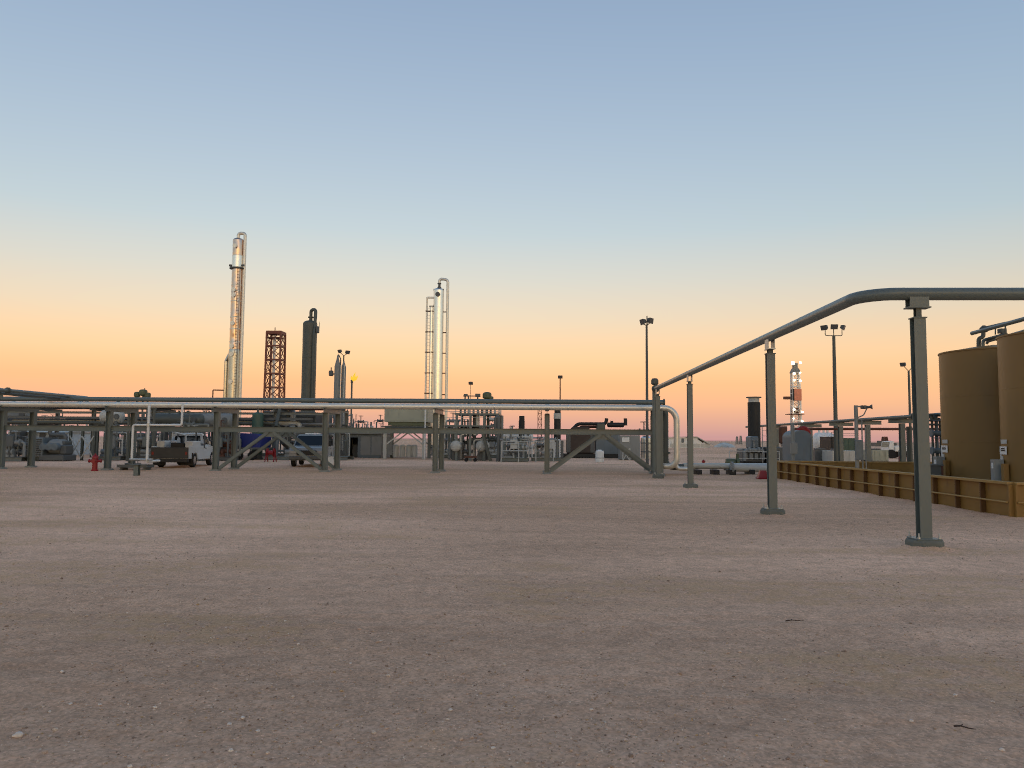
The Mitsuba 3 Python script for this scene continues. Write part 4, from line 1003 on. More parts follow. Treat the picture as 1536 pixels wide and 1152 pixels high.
# two level manifold structure
nY = 60.0
t = thing('manifold_structure', 'two level steel structure of platforms, rails and piping right of the air cooler', 'platform')
xa, xb = X(664, nY), X(747, nY)
za, zb = Z(640, nY, 700), Z(622, nY, 700)
for xq in np.linspace(xa, xb, 5):
    for yq in (nY, nY + 4): part(t, 'column', hbeam((xq, yq, -.1), (xq, yq, zb if xq > xa + 1 else za), .18, .18, .012, up=(0, 1, 0)), 'm_sage', smooth=False)
for z, x0 in ((za, xa), (zb, xa + 1.0)):
    part(t, 'deck', box(x0 - .1, xb + .1, nY - .1, nY + 4.1, z, z + .12), 'm_sage', smooth=False)
    part(t, 'guard_rail', railing([[x0, nY - .05, z + .12], [xb, nY - .05, z + .12], [xb, nY + 4, z + .12]], 1.05, .028, 1.1), 'm_pale')
g = random.Random(8)
for k in range(9):
    xq = xa + 1.3 + k * (xb - xa - 1.6) / 8
    part(t, 'nozzle_stub', [rod((xq, nY + .8, zb + .1), (xq, nY + .8, zb + .1 + g.uniform(.5, 1.0)), .09, 8), lathe([(0, 0), (.16, 0), (.16, .06), (0, .06)], (xq, nY + .8, zb + .62), n=10)], g.choice(('m_pale', 'm_greydark', 'm_grey')))
for k in range(10):
    a = xa + g.random() * 2.5; b = a + 1.2 + g.random() * 2
    z = g.uniform(.6, za); y = nY + g.uniform(.2, 3.5)
    part(t, 'pipe_run', tube([[a, y, .1], [a, y, z], [b, y, z], [b, y, g.choice((za, zb))]], g.choice((.06, .09, .13)), 10, .2), g.choice(('m_grey', 'm_pale', 'm_sage_dark', 'm_greydark', 'm_galv')))
    part(t, 'valve', valve_mesh((a + b) / 2, y, z, 1.6), g.choice(('m_greydark', 'm_sage_dark')))
part(t, 'stair', [bar((X(737, nY), nY - .9 + dy, .0), (X(722, nY), nY - .9 + dy, za), .05, .2) for dy in (0, .7)] + [cbox((X(737, nY) + (X(722, nY) - X(737, nY)) * f, nY - .55, za * f), (.22, .66, .03)) for f in np.linspace(.08, .95, 9)], 'm_sage_dark', smooth=False)
for (u, lab) in ((684, 'left one of two pale round drum ends under the two level structure'), (722, 'right one of two pale round drum ends under the two level structure')):
    horizontal_vessel(lab, nY - .4, nY + 3.6, X(u, nY), Z(670, nY, u) + .05, .42, 'm_pale', axis='y', base=.0)
t = thing('parts_trolley', 'low brown trolley parked before the two level structure', 'trolley')
xq = X(706, 57)
part(t, 'deck', rbox(xq - .45, xq + .45, 57, 57.6, .28, .42, .02), 'm_rust', smooth=False)
for s in (-.33, .33): part(t, 'wheel', rod((xq + s, 56.98, .14), (xq + s, 57.62, .14), .13, 12), 'm_rubber')
part(t, 'handle', tube([[xq + .45, 57.1, .4], [xq + .7, 57.1, 1.0], [xq + .7, 57.5, 1.0], [xq + .45, 57.5, .4]], .02, 6, .05), 'm_greydark')
t = column_vessel('slim dark upright pipe vessel at the right end of the two level structure', 'upright_vessel', X(747.5, 58.5), 58.5, .2, Z(630, 58.5, 748), .13, 'm_greydark', 18)
part(t, 'swan_neck', tube([[X(747.5, 58.5), 58.5, Z(632, 58.5, 748)], [X(747.5, 58.5), 58.5, Z(625, 58.5, 748)], [X(743, 58.5), 58.5, Z(627, 58.5, 745)], [X(743, 58.5), 58.5, 2]], .13, 10, .2), 'm_greydark')
t = thing('valve_actuator', 'dark actuator and vents peeping over the rack above the two level structure', 'valve')
aY = 62
zb2 = Z(602, aY, 720)
part(t, 'actuator', [lathe(dome(.36, -.1, .15), (X(730, aY), aY, Z(594, aY, 730)), n=16), lathe(dome(.2, -.05, .1), (X(736, aY), aY, Z(598, aY, 730)), n=12)], 'm_olive')
part(t, 'stem', rod((X(730, aY), aY, zb), (X(730, aY), aY, Z(596, aY, 730)), .1), 'm_greydark')
part(t, 'vent_line', [rod((X(u, aY), aY, zb), (X(u, aY), aY, Z(593, aY, u)), .06) for u in (697, 702, 716)] + [rod((X(694, aY), aY, Z(594, aY, 700)), (X(720, aY), aY, Z(594, aY, 700)), .04), cbox((X(716, aY), aY, Z(593, aY, 716)), (.4, .3, .25)), cbox((X(698, aY), aY, Z(593, aY, 716)), (.3, .3, .2))], 'm_greydark')
lamp_pole('thin lamp pole with a single small lamp above the two level structure', X(706, 92, 580), 92.0, Z(578, 92, 706), .05, .03, [(.02, .12, (0, -1, -.6))], 'v', s=1.1)
skid('low pale skid right of the two level structure', X(752, 58), X(793, 58), 58, 60, 19, ('m_sage', 'm_pale', 'm_grey', 'm_pale'), 1.9, rail=True)
skid('skid of pale pipes left of the last braced bay', X(797, 60), X(842, 60), 60, 62, 20, ('m_sage', 'm_pale', 'm_grey', 'm_white'), 1.8)
t = horizontal_vessel('white horizontal tank behind the pale skids', X(752, 74), X(800, 74), 74, Z(654, 74, 776), .5, 'm_white', base=0)
for (u0, u1, v0, Yq, lab, mat) in ((778, 787, 624, 70, 'shorter black square stack beyond the rack', 'm_black'), (831, 841, 613, 68, 'taller black stack with a pale collar under the rack pipes', 'm_black')):
    t = thing('exhaust_stack', lab, 'stack')
    xm_, r = X((u0 + u1) / 2, Yq), (X(u1, Yq) - X(u0, Yq)) / 2
    zt = Z(v0, Yq, u0)
    part(t, 'stack', lathe([(r, 1.6), (r, zt - .4), (r * .9, zt - .39), (r * .9, zt)], (xm_, Yq, 0), n=22), mat)
    if u0 > 800: part(t, 'collar', lathe([(r * 1.03, zt - .9), (r * 1.12, zt - .88), (r * 1.12, zt - .42), (r * 1.03, zt - .40)], (xm_, Yq, 0), n=22), 'm_pale')
    part(t, 'heater_body', rbox(xm_ - r * 1.8, xm_ + r * 1.8, Yq - .6, Yq + 1.6, -.05, 1.6, .05), 'm_greydark', smooth=False)
t = thing('instrument_mast', 'slender lattice mast beside the nearer rack post under the rack pipes', 'mast')
lattice(t, X(809.5, 66), 66, 0, Z(603, 66, 810), .34, .3, 10, 'm_rust', 'm_rust', .05, .025)
t = thing('guard_fence', 'low grey handrail fence between the two black stacks', 'railing')
part(t, 'rail', railing([[X(752, 56.5), 56.5, 0], [X(830, 56.5), 56.5, 0]], 1.5, .03, 1.2), 'm_pale')

# dark engine unit with curved pipes, drum, cabinets
eY = 72.0
t = thing('engine_unit', 'long rust brown engine unit with curved exhaust pipes beyond the last braced bay', 'engine')
xa, xb = X(843, eY), X(943, eY)
zl, zh = Z(665, eY, 890), Z(646, eY, 890)
part(t, 'skid_frame', [box(xa, xb, eY, eY + 2.6, .02, .38)], 'm_black', smooth=False)
part(t, 'engine_block', [rbox(X(850, eY), X(892, eY), eY + .3, eY + 2.1, .38, zh, .12), rbox(X(858, eY), X(885, eY), eY + .5, eY + 1.9, zh + .002, zh + .35, .08)], 'm_brown', smooth=False)
part(t, 'cooler_box', [rbox(X(894, eY), X(930, eY), eY + .1, eY + 2.4, .38, Z(648, eY, 890), .03)], 'm_bluegrey', smooth=False)
part(t, 'radiator', [rbox(X(896, eY), X(908, eY), eY + .2, eY + 2.2, Z(648, eY, 890), Z(635, eY, 890), .05)], 'm_sage_dark', smooth=False)
part(t, 'exhaust', tube([[X(857, eY), eY + .8, zh], [X(866, eY), eY + .8, Z(637, eY, 866)], [X(870, eY), eY + .8, Z(635.5, eY, 870)], [X(910, eY), eY + .8, Z(635.5, eY, 900)], [X(911, eY), eY + .8, Z(627, eY, 910)]], .16, 12, .3), 'm_black')
part(t, 'exhaust', tube([[X(868, eY), eY + 1.4, zh], [X(872, eY), eY + 1.4, Z(640, eY, 870)], [X(900, eY), eY + 1.4, Z(640, eY, 900)], [X(904, eY), eY + 1.4, Z(645, eY, 900)]], .12, 10, .2), 'm_rust')
part(t, 'silencer', [lathe(dome(.22, .1, X(938, eY) - X(912, eY) - .1), (X(912, eY), eY + 1, Z(637, eY, 920)), (1, 0, 0), 16), rod((X(940, eY), eY + 1, Z(638, eY, 940)), (X(940, eY), eY + 1, Z(627, eY, 940)), .16, 12), rod((X(919, eY), eY + 1, Z(637, eY, 920)), (X(919, eY), eY + 1, Z(631, eY, 920)), .14, 12)], 'm_black')
for s in (846, 882): part(t, 'side_door', box(X(s + 4, eY), X(s + 10, eY), eY + .27, eY + .297, .5, zh - .3), 'm_greydark', smooth=False)
t = thing('plastic_tote', 'white plastic drum standing on open ground under the peak of the right hand brace', 'drum')
xq, yq = X(899.5, 58), 58.0
part(t, 'shell', lathe([(0, .02), (.30, .02), (.32, .08), (.32, .78), (.28, .86), (.12, .9), (.12, .95), (0, .95)], (xq, yq, 0), n=18), 'm_white')
part(t, 'hoop', lathe([(.32, .3), (.333, .31), (.333, .37), (.32, .38)], (xq, yq, 0), n=18), 'm_pale')
t = thing('equipment_cabinet', 'grey cabinet with a white front panel behind the right hand brace', 'cabinet')
xa, xb = X(930, 66), X(960, 66)
part(t, 'housing', rbox(xa, xb, 66, 67.6, .02, Z(653, 66, 945), .03), 'm_grey', smooth=False)
part(t, 'white_panel', box(X(933, 66), X(944, 66), 65.96, 65.995, Z(663, 66, 940), Z(656, 66, 940)), 'm_white', smooth=False)
part(t, 'stand', [bar((X(934, 66), 65.6, 0), (X(943, 66), 65.6, .95), .06, .06), bar((X(943, 66), 65.6, 0), (X(934, 66), 65.6, .95), .06, .06), bar((X(933.5, 66), 65.6, 0), (X(933.5, 66), 65.6, 1.0), .07, .07), bar((X(944, 66), 65.6, 0), (X(944, 66), 65.6, 1.0), .07, .07)], 'm_pale', smooth=False)
t = column_vessel('round pale metal tank with dark bands beside the end of the rack', 'storage_drum', X(969, 70), 70, .05, Z(653.5, 70, 969), .47, 'm_clad_satin', 24, skirt=False, bands=2, bmat='m_greydark')
labels[t]['category'] = 'tank'
t = thing('valve_stand', 'small dark valve stand on top of the round pale tank beside the rack end', 'valve')
part(t, 'body', [valve_mesh(X(966, 70), 70, Z(647, 70, 968), 2.0)], 'm_greydark')
part(t, 'pedestal', [rod((X(966, 70), 70, Z(653, 70, 968)), (X(966, 70), 70, Z(647, 70, 968)), .12)], 'm_greydark')

# poles in the middle
lamp_pole('tall dark pole with two floodlights beside the right end of the rack', X(970.5, 44, 590), 44.0, Z(487, 44, 969), .085, .06, [(-.16, .02, (-1, -.3, -.3)), (.16, .08, (.8, -.6, -.2))], 'v', 'm_greydark', s=.95)
t = [k for k in labels if k.startswith('lamp_pole')][-1]
part(t, 'rod_tip', rod((X(970.5, 44, 480), 44, Z(487, 44, 969)), (X(970.5, 44, 480), 44, Z(474, 44, 969)), .035), 'm_greydark')
lamp_pole('thin pole with one round lamp rising over the rack near its fifth column', X(840.3, 95, 580), 95.0, Z(568, 95, 840), .10, .07, [(0, .06, (0, -1, -.5))], 'v', 'm_rust', s=1.2)

# ------------------------------------------------------------------ right side: containment, tanks
ca = gnd(1522, 777)
CX, CY0, CY1, CX1 = ca[0], ca[1], 35.5, ca[0] + 16.0
CH = Z(727, CY0, 1522)
cw = thing('containment_wall', 'brown steel containment wall with ribs and a thin rail round the tanks', 'wall')
TH = .012


def wall_run(a, b, out, npan, rail=True):
    """Wall from a to b; out = unit vector away from the tanks."""
    a, b, out = np.array(a, float), np.array(b, float), np.array(out, float)
    for k in range(npan):
        p, q = a + (b - a) * k / npan, a + (b - a) * (k + 1) / npan
        d = (q - p) / np.linalg.norm(q - p) * .004
        part(cw, 'panel', bar(np.append(p + d, (CH - .1) / 2), np.append(q - d, (CH - .1) / 2), TH, CH + .1), 'm_ochre', smooth=False)
    for k in range(npan + 1):
        p = a + (b - a) * k / npan + out * (.06 + TH / 2)
        part(cw, 'rib', bar(np.append(p, -.05), np.append(p, CH - .004), .05 if abs(out[0]) < .5 else .11, .11 if abs(out[0]) < .5 else .05, up=(0, 1, 0)), 'm_rib' if k else 'm_ochre', smooth=False)
    m1, m2 = a + out * .05, b + out * .05
    part(cw, 'top_rail', bar(np.append(m1, CH + .03), np.append(m2, CH + .03), .17, .055), 'm_mustard', smooth=False)
    if rail: part(cw, 'mid_rail', tube([np.append(a + out * .15, CH * .47), np.append(b + out * .15, CH * .47)], .021, 8), 'm_mustard')


wall_run((CX, CY0), (CX, CY1), (-1, 0), 16)
wall_run((CX, CY0 - .0), (CX1, CY0), (0, -1), 15)
wall_run((CX, CY1), (CX1, CY1), (0, 1), 15, False)
wall_run((CX1, CY0), (CX1, CY1), (1, 0), 16, False)
cl_ = thing('containment_floor', 'dark liner on the ground inside the containment wall', 'liner', kind='structure')
part(cl_, 'sheet', box(CX + .02, CX1 - .02, CY0 + .02, CY1 - .02, -.05, .035), 'm_greydark', smooth=False)


def storage_tank(label, x, y, r, h, first):
    t = thing('storage_tank', label, 'storage tank')
    part(t, 'shell', lathe([(r, .04), (r, h), (r + .03, h + .01), (r + .03, h + .06), (r, h + .065)], (x, y, 0), n=72), 'm_tan')
    part(t, 'roof', lathe([(r - .01, h + .05), (r * .5, h + .22), (0, h + .34)], (x, y, 0), n=60), 'm_tan')
    for k in (1, 2): part(t, 'course_seam', lathe([(r, 0), (r + .006, .006), (r + .006, .02), (r, .026)], (x, y, h * k / 3), n=72), 'm_tan')
    ca_, sa_ = (lambda a: math.cos(a)), (lambda a: math.sin(a))
    a0 = math.atan2(-y, -x)                                # towards the yard

    def plate(name, ang, z, w, hh, mat, lab=None, off=.012, th=.008):
        c = np.array([x + (r + off) * ca_(a0 + ang), y + (r + off) * sa_(a0 + ang), z])
        n_ = np.array([ca_(a0 + ang), sa_(a0 + ang), 0]); s_ = np.array([-n_[1], n_[0], 0])
        return part(t, name, hull([c + s_ * i * w / 2 + n_ * j * th + np.array([0, 0, k * hh / 2]) for i in (-1, 1) for j in (-1, 1) for k in (-1, 1)]), mat, lab, smooth=False), c, s_, n_
    A = -1.18 if first else -1.22
    for (da, z, w, hh, mat) in ((0, 1.42, .62, .26, 'm_white'), (.04, 1.70, .46, .14, 'm_pale'), (-.19, 1.12, .20, .40, 'm_white'), (-.06, 1.17, .16, .12, 'm_pale')):
        plate('placard', A + da, z, w, hh, mat)
    key, c, s_, n_ = plate('placard_print', A, 1.42, .38, .05, 'm_black', off=.026, th=.003)
    plate('placard_print', A, 1.48, .30, .03, 'm_black', off=.026, th=.003)
    # valve cabinet and clean-out at the foot
    plate('valve_cabinet', A - .08, .62, .50, 1.0, 'm_grey', off=.16, th=.14)
    plate('cabinet_label', A - .08, .92, .22, .18, 'm_white', off=.304, th=.003)
    plate('fill_riser', A + .18, .52, .16, .95, 'm_tan', off=.12, th=.08)
    c = np.array([x + r * .98 * ca_(a0 + .1), y + r * .98 * sa_(a0 + .1), 0])
    return t


tk = []
for (Yt, uL, lab, f) in ((30.0, 1410, 'brown storage tank standing farther back, seen whole left of its neighbour', True), (25.4, 1498.5, 'nearest brown storage tank, cut off by the right edge', False)):
    R = 1.83
    al = pt(uL, 600, Yt); ang = math.atan2(al[0], al[1])
    d = Yt / math.cos(ang)
    for _ in range(20):
        a = ang + math.asin(R / d); d = Yt / math.cos(a)
    xq = Yt * math.tan(a)
    h = pt(uL, 528 if f else 502, Yt)[2]
    tk.append((xq, Yt, R, h, lab, f))
H = (tk[0][3] + tk[1][3]) / 2
for (xq, Yt, R, h, lab, f) in tk: storage_tank(lab, xq, Yt, R, h - .06, f)
# a third tank of the row beyond the right edge is out of view and left out
(x1, y1, R, h1), (x2, y2, _, h2) = tk[0][:4], tk[1][:4]
t = thing('vent_line', 'grey vent piping with a small railed step over the tops of the tanks', 'pipe')
vY = y1 - .3
q0, q1 = pt(1458, 500, vY), pt(1536, 478.5, vY - 3.6)
part(t, 'header', tube([q0, q1, q1 + (q1 - q0)], .075, 12), 'm_sage')
part(t, 'header', tube([pt(1477, 510, vY), pt(1509, 501, vY - 1.5)], .06, 10), 'm_sage_dark')
part(t, 'header', tube([pt(1480, 515.5, vY), pt(1482, 512, vY), pt(1536, 496.5, vY - 3.2)], .05, 10, .1), 'm_sage')
part(t, 'drop_leg', tube([pt(1468, 526, vY), pt(1468, 508, vY), pt(1475, 505, vY), pt(1475, 497, vY)], .075, 10, .12), 'm_sage_dark')
part(t, 'drop_leg', tube([pt(1474.5, 524, vY - .3), pt(1474.5, 511, vY - .3), pt(1480, 509, vY - .3)], .06, 10, .1), 'm_sage')
part(t, 'relief_valve', lathe([(0, -.05), (.12, -.05), (.15, .10), (.05, .2), (0, .2)], pt(1476, 496, vY), n=14), 'm_sage_dark')
part(t, 'valve_box', cbox(pt(1503, 496.5, vY - 1.2), (.2, .24, .16)), 'm_sage_dark', smooth=False)
part(t, 'guard_rail', [rod(pt(1476, 497, vY), pt(1476, 491, vY), .025), rod(pt(1476, 491, vY), pt(1508, 483.5, vY - 1.5), .025), rod(pt(1508, 483.5, vY - 1.5), pt(1508, 500, vY - 1.5), .025), rod(pt(1493, 487, vY - .8), pt(1493, 502, vY - .8), .022)], 'm_sage_dark')

# poles and posts by the wall
bq = gnd(1291, 737)
t = thing('siren_pole', 'grey pole with horn and camera arm before the containment wall', 'pole')
x, y = bq[0], bq[1]
zt = Z(608, y, 1290)
k_ = y / F_PX
part(t, 'pole', tube([[x - 4 * k_, y, -.2], [x - 4 * k_, y, zt]], .062, 12), 'm_grey')
part(t, 'conduit', [rod((x + 4 * k_, y, -.1), (x + 4 * k_, y, Z(628, y, 1290)), .025), rod((x + 8 * k_, y - .05, -.1), (x + 8 * k_, y - .05, Z(640, y, 1290)), .02)], 'm_grey')
part(t, 'arm', tube([[x - 4 * k_, y, zt - .04], [x + 11 * k_, y, zt - .04]], .025, 8), 'm_grey')
part(t, 'strut', tube([[x - 2 * k_, y, zt - .42], [x + 7 * k_, y, zt - .33], [x + 13 * k_, y, zt - .06]], .02, 8, .1), 'm_grey')
part(t, 'horn', [lathe([(.03, 0), (.045, .05), (.09, .13), (.075, .13), (0, .06)], (x + 14 * k_, y, zt - .06), (1, -.4, .1), 14), lathe([(0, -.08), (.05, -.08), (.05, .01), (0, .01)], (x + 14 * k_, y, zt - .06), (1, -.4, .1), 10)], 'm_greydark')
part(t, 'camera_head', [cbox((x + 7 * k_, y, zt - .06), (.14, .16, .12)), lathe([(0, 0), (.04, 0), (.04, .06), (0, .06)], (x + 7 * k_, y - .08, zt - .06), (0, -1, 0), 10)], 'm_greydark')
part(t, 'junction_box', rbox(x - 8 * k_, x + 2 * k_, y - .14, y - .09, Z(690, y, 1290), Z(660, y, 1290), .01), 'm_bluegrey', smooth=False)
bq = gnd(1187, 717)
t = thing('conduit_post', 'slim grey post at the far corner of the containment wall', 'post')
part(t, 'column', tube([[bq[0], bq[1] - .3, -.2], [bq[0], bq[1] - .3, Z(636, bq[1], 1187)]], .085, 12), 'm_grey')
part(t, 'junction_box', rbox(bq[0] - .16, bq[0] + .16, bq[1] - .48, bq[1] - .39, 1.1, 1.6, .01), 'm_grey', smooth=False)

# second pipe line behind the containment
sx_ = X(1355, 37.5, 630)
szp = Z(625.5, 37.5, 1355)
t = thing('yard_pipe', 'long dark pipe on low T shaped supports behind the containment wall', 'pipe')
part(t, 'pipe_run', tube([[sx_ + .6, 33.2, szp - 1.4], [sx_ + .6, 33.2, szp], [sx_, 33.8, szp], [sx_, 66, szp]], .085, 12, .25), 'm_sage_dark')
part(t, 'flange', lathe([(.085, 0), (.16, 0), (.16, .1), (.085, .1)], (sx_, 36.4, szp), (0, 1, 0), 14), 'm_sage_dark')
t = thing('yard_pipe', 'thin rust brown level pipe below the dark pipe behind the containment wall', 'pipe')
part(t, 'pipe_run', tube([[X(1190, 46), 46, Z(643.5, 46, 1200)], [X(1415, 46), 46, Z(643.5, 46, 1400)]], .075, 10), 'm_rust')
part(t, 'end_drop', tube([[X(1190, 46), 46, Z(643.5, 46, 1200)], [X(1189, 46), 46, Z(643.5, 46, 1200)], [X(1188, 46), 46, .1]], .07, 10, .02), 'm_rust')
for j, yq in enumerate((37.4, 41.3, 45.0, 50.0, 57.0)):
    t = thing('pipe_trestle', ('nearest', 'second', 'third', 'fourth', 'farthest')[j] + ' T shaped grey support under the dark yard pipe behind the containment', 'support')
    part(t, 'column', hbeam((sx_ - .12, yq, -.1), (sx_ - .12, yq, szp - .30), .22, .22, .015, up=(0, 1, 0)), 'm_sage', smooth=False)
    part(t, 'cross_arm', hbeam((sx_ - .75, yq, szp - .19), (sx_ + .6, yq, szp - .19), .16, .2, .013), 'm_sage', smooth=False)
    part(t, 'pipe_shoe', cbox((sx_, yq, szp - .08), (.14, .24, .02)), 'm_sage_dark', smooth=False)
    if j == 0: part(t, 'riser', tube([[sx_ + .35, yq + .3, -.1], [sx_ + .35, yq + .3, szp - .45]], .13, 12), 'm_sage_dark')
t = thing('tank_manifold', 'grey riser pipes and valves close behind the farther brown tank', 'manifold')
mx = X(1403, 34.2)
for k, (dx, r) in enumerate(((-.12, .05), (.06, .07), (.22, .05))): part(t, 'riser', tube([[mx + dx, 34.2, 0], [mx + dx, 34.2, Z(622 + 3 * k, 34.2, 1403)], [mx + dx, 35.0, Z(622 + 3 * k, 34.2, 1403)]], r, 10, .1), 'm_sage_dark')
for v in (622, 631, 637): part(t, 'cross_pipe', rod((mx - .35, 34.1, Z(v, 34.2, 1403)), (mx + .8, 34.1, Z(v, 34.2, 1403)), .045), 'm_sage_dark')
for v in (650, 676): part(t, 'valve', valve_mesh(mx + .05, 34.1, Z(v, 34.2, 1403), 1.3), 'm_bluegrey')
t = thing('crate', 'dark open crate inside the containment by the foot of the farther tank', 'crate')
xq, yq = X(1399, 29.2), 29.2
part(t, 'crate_body', [box(xq - .33, xq + .33, yq, yq + .5, .04, .8), box(xq - .36, xq + .36, yq - .03, yq + .53, .802, .86)], 'm_greydark', smooth=False)
part(t, 'side_frame', [box(xq - .33, xq - .27, yq - .03, yq - .003, .05, .8), box(xq + .27, xq + .33, yq - .03, yq - .003, .05, .8)], 'm_rust', smooth=False)

# light poles on the right
lamp_pole('tall pole with three floodlights, behind the containment wall', X(1252.5, 52, 590), 52.0, Z(503, 52, 1251), .155, .10, [(-.8, -.5, -.35), (0, -1, -.3), (.8, -.5, -.35)], 'u', s=1.0)
lamp_pole('pole with two floodlights partly hidden by the nearest post', X(1364, 66, 590), 66.0, Z(556, 66, 1362), .12, .08, [(-.40, .38, (-.9, -.5, -.3)), (.35, .34, (.7, -.7, -.3))], 'v', s=1.0)

# machine with the black stack
gY = 50.0
t = thing('generator_unit', 'dark grey engine package with pipes beyond the second nearest post', 'engine')
xa, xb = X(1113, gY), X(1186, gY)
part(t, 'skid_frame', box(xa, xb, gY, gY + 2.4, -.02, .3), 'm_black', smooth=False)
part(t, 'engine_block', rbox(X(1116, gY), X(1150, gY), gY + .4, gY + 2, .3, Z(673, gY, 1130), .08), 'm_greydark', smooth=False)
part(t, 'upper_block', rbox(X(1128, gY), X(1140, gY), gY + .3, gY + 1.6, Z(673, gY, 1130), Z(654, gY, 1130), .08), 'm_bluegrey', smooth=False)
part(t, 'radiator', rbox(X(1152, gY), X(1184, gY), gY + .1, gY + 2.2, .3, Z(671, gY, 1165), .05), 'm_greydark', smooth=False)
part(t, 'manifold', [tube([[X(1118, gY), gY + .2, .4], [X(1118, gY), gY + .2, 1.1], [X(1146, gY), gY + .2, 1.1], [X(1146, gY), gY + .2, .5]], .09, 10, .15), valve_mesh(X(1132, gY), gY + .2, 1.1, 1.5)], 'm_grey')
for k in range(4): part(t, 'cylinder_head', rbox(X(1117.5 + k * 8, gY), X(1122.5 + k * 8, gY), gY + .25, gY + .38, .5, .9, .02), 'm_grey', smooth=False)
part(t, 'hand_rail', railing([[X(1091, gY), gY - .5, .02], [X(1165, gY), gY - .5, .02]], Z(677, gY, 1100), .025, 3.0), 'm_pale')
part(t, 'ladder', ladder_mesh(X(1147, gY), gY - .1, .3, Z(640, gY, 1146), .35), 'm_grey')
part(t, 'red_cylinder', lathe(dome(.26, .2, 1.1), (X(1179, gY), gY + .6, Z(668, gY, 1178)), n=16), 'm_rust')
t = thing('exhaust_stack', 'thick black stack with a pale collar and flat cap beside the second nearest post', 'stack')
xm_, r, zt = X(1131.5, 53), (X(1140.5, 53) - X(1122.5, 53)) / 2, Z(595.5, 53, 1131)
part(t, 'stack', lathe([(r * 1.02, -.05), (r * 1.02, zt - .36), (0, zt - .359)], (xm_, 53, 0), n=28), 'm_black')
part(t, 'collar', lathe([(r * .9, zt - .37), (r * .9, zt - .05)], (xm_, 53, 0), n=24), 'm_pale')
part(t, 'cap', lathe([(0, zt - .06), (r * 1.25, zt - .06), (r * 1.25, zt), (0, zt + .03)], (xm_, 53, 0), n=24), 'm_greydark')
vY = 41.0
xm_, r, zt = X(1202.5, vY), (X(1217.5, vY) - X(1187.5, vY)) / 2, Z(645, vY, 1202)
t = thing('upright_tank', 'plain blue grey tank with a rounded top behind the containment corner', 'tank')
part(t, 'shell', prism(Polygon([(xm_ - r, -.05)] + [(xm_ - r * math.cos(a), zt - r * .8 + r * .8 * math.sin(a)) for a in np.linspace(0, math.pi, 17)] + [(xm_ + r, -.05)]), vY, vY + 1.6, 'y'), 'm_bluegrey', smooth=25)
part(t, 'end_rim', [bar((xm_ + s * (r - .03), vY - .012, 0), (xm_ + s * (r - .03), vY - .012, zt - r * .8), .06, .02, up=(0, 1, 0)) for s in (-1, 1)], 'm_bluegrey', smooth=False)
part(t, 'fill_cap', rod((xm_ - .2, vY + .8, zt - .1), (xm_ - .2, vY + .8, zt + .12), .08), 'm_greydark')
t = thing('ventilation_fan', 'dark red round fan peeping over the blue grey tank', 'fan')
part(t, 'guard', lathe([(.10, -.02), (.36, -.05), (.42, 0), (.36, .05), (.10, .02)], (X(1205, 43), 43, Z(650.5, 43, 1205)), (0, 1, 0), 22), 'm_red')
part(t, 'stand', hbeam((X(1205, 43), 43.15, 0), (X(1205, 43), 43.15, Z(651, 43, 1205)), .12, .12, .01, up=(0, 1, 0)), 'm_greydark', smooth=False)
# pipes lying on sleepers
lY = 39.6
t = thing('ground_pipe', 'pale grey low pipe line on dark sleepers right of the rack end', 'pipe')
part(t, 'pipe_run', tube([[X(1024, lY), lY, Z(699, lY, 1030)], [X(1150, lY), lY, Z(699, lY, 1140)]], .15, 16), 'm_pale')
part(t, 'pipe_run', tube([[X(1092, lY), lY - .5, .34], [X(1158, lY), lY - .5, .34]], .20, 16), 'm_pale')
part(t, 'end_flange', lathe([(0, 0), (.3, 0), (.3, .1), (0, .1)], (X(1092, lY), lY - .55, .34), (1, 0, 0), 18), 'm_grey')
for u in (1044, 1070, 1094, 1122): part(t, 'sleeper', rbox(X(u - 4, lY), X(u + 4, lY), lY - .75, lY + .3, -.05, Z(704, lY, u), .02), 'm_black', smooth=False)
t = thing('ground_pipe', 'short elbowed pale pipe meeting the rack drop at ground level', 'pipe')
part(t, 'pipe_run', tube([[X(1014, 38.6), 38.6, .85], [X(1014, 38.6), 38.6, .28], [X(1034, 38.6), 38.6, .28]], .10, 12, .2), 'm_clad')
part(t, 'flange', lathe([(.1, 0), (.17, 0), (.17, .07), (.1, .07)], (X(1034, 38.6), 38.6, .28), (1, 0, 0), 14), 'm_grey')
t = thing('pump', 'small dark green pump set behind the low pale pipe line', 'pump')
xa = X(1098, 44)
part(t, 'base', box(xa - .35, xa + .45, 44, 44.6, .02, .2), 'm_black', smooth=False)
part(t, 'motor', lathe([(0, 0), (.2, .02), (.22, .1), (.22, .5), (.15, .55), (0, .56)], (xa - .3, 44.3, .45), (1, 0, 0), 16), 'm_olive')
part(t, 'casing', [lathe([(0, 0), (.25, 0), (.25, .16), (0, .16)], (xa + .28, 44.3, .45), (1, 0, 0), 16), rod((xa + .36, 44.3, .5), (xa + .36, 44.3, .95), .08)], 'm_olive')
t = thing('survey_stake', 'tiny red capped stake beyond the low pale pipe line', 'stake')
xq = X(1055, 47)
part(t, 'stake', bar((xq, 47, -.1), (xq, 47, .35), .06, .06), 'm_pale', smooth=False)
part(t, 'cap', lathe([(0, 0), (.1, 0), (.1, .12), (0, .2)], (xq, 47, .35), n=10), 'm_red')

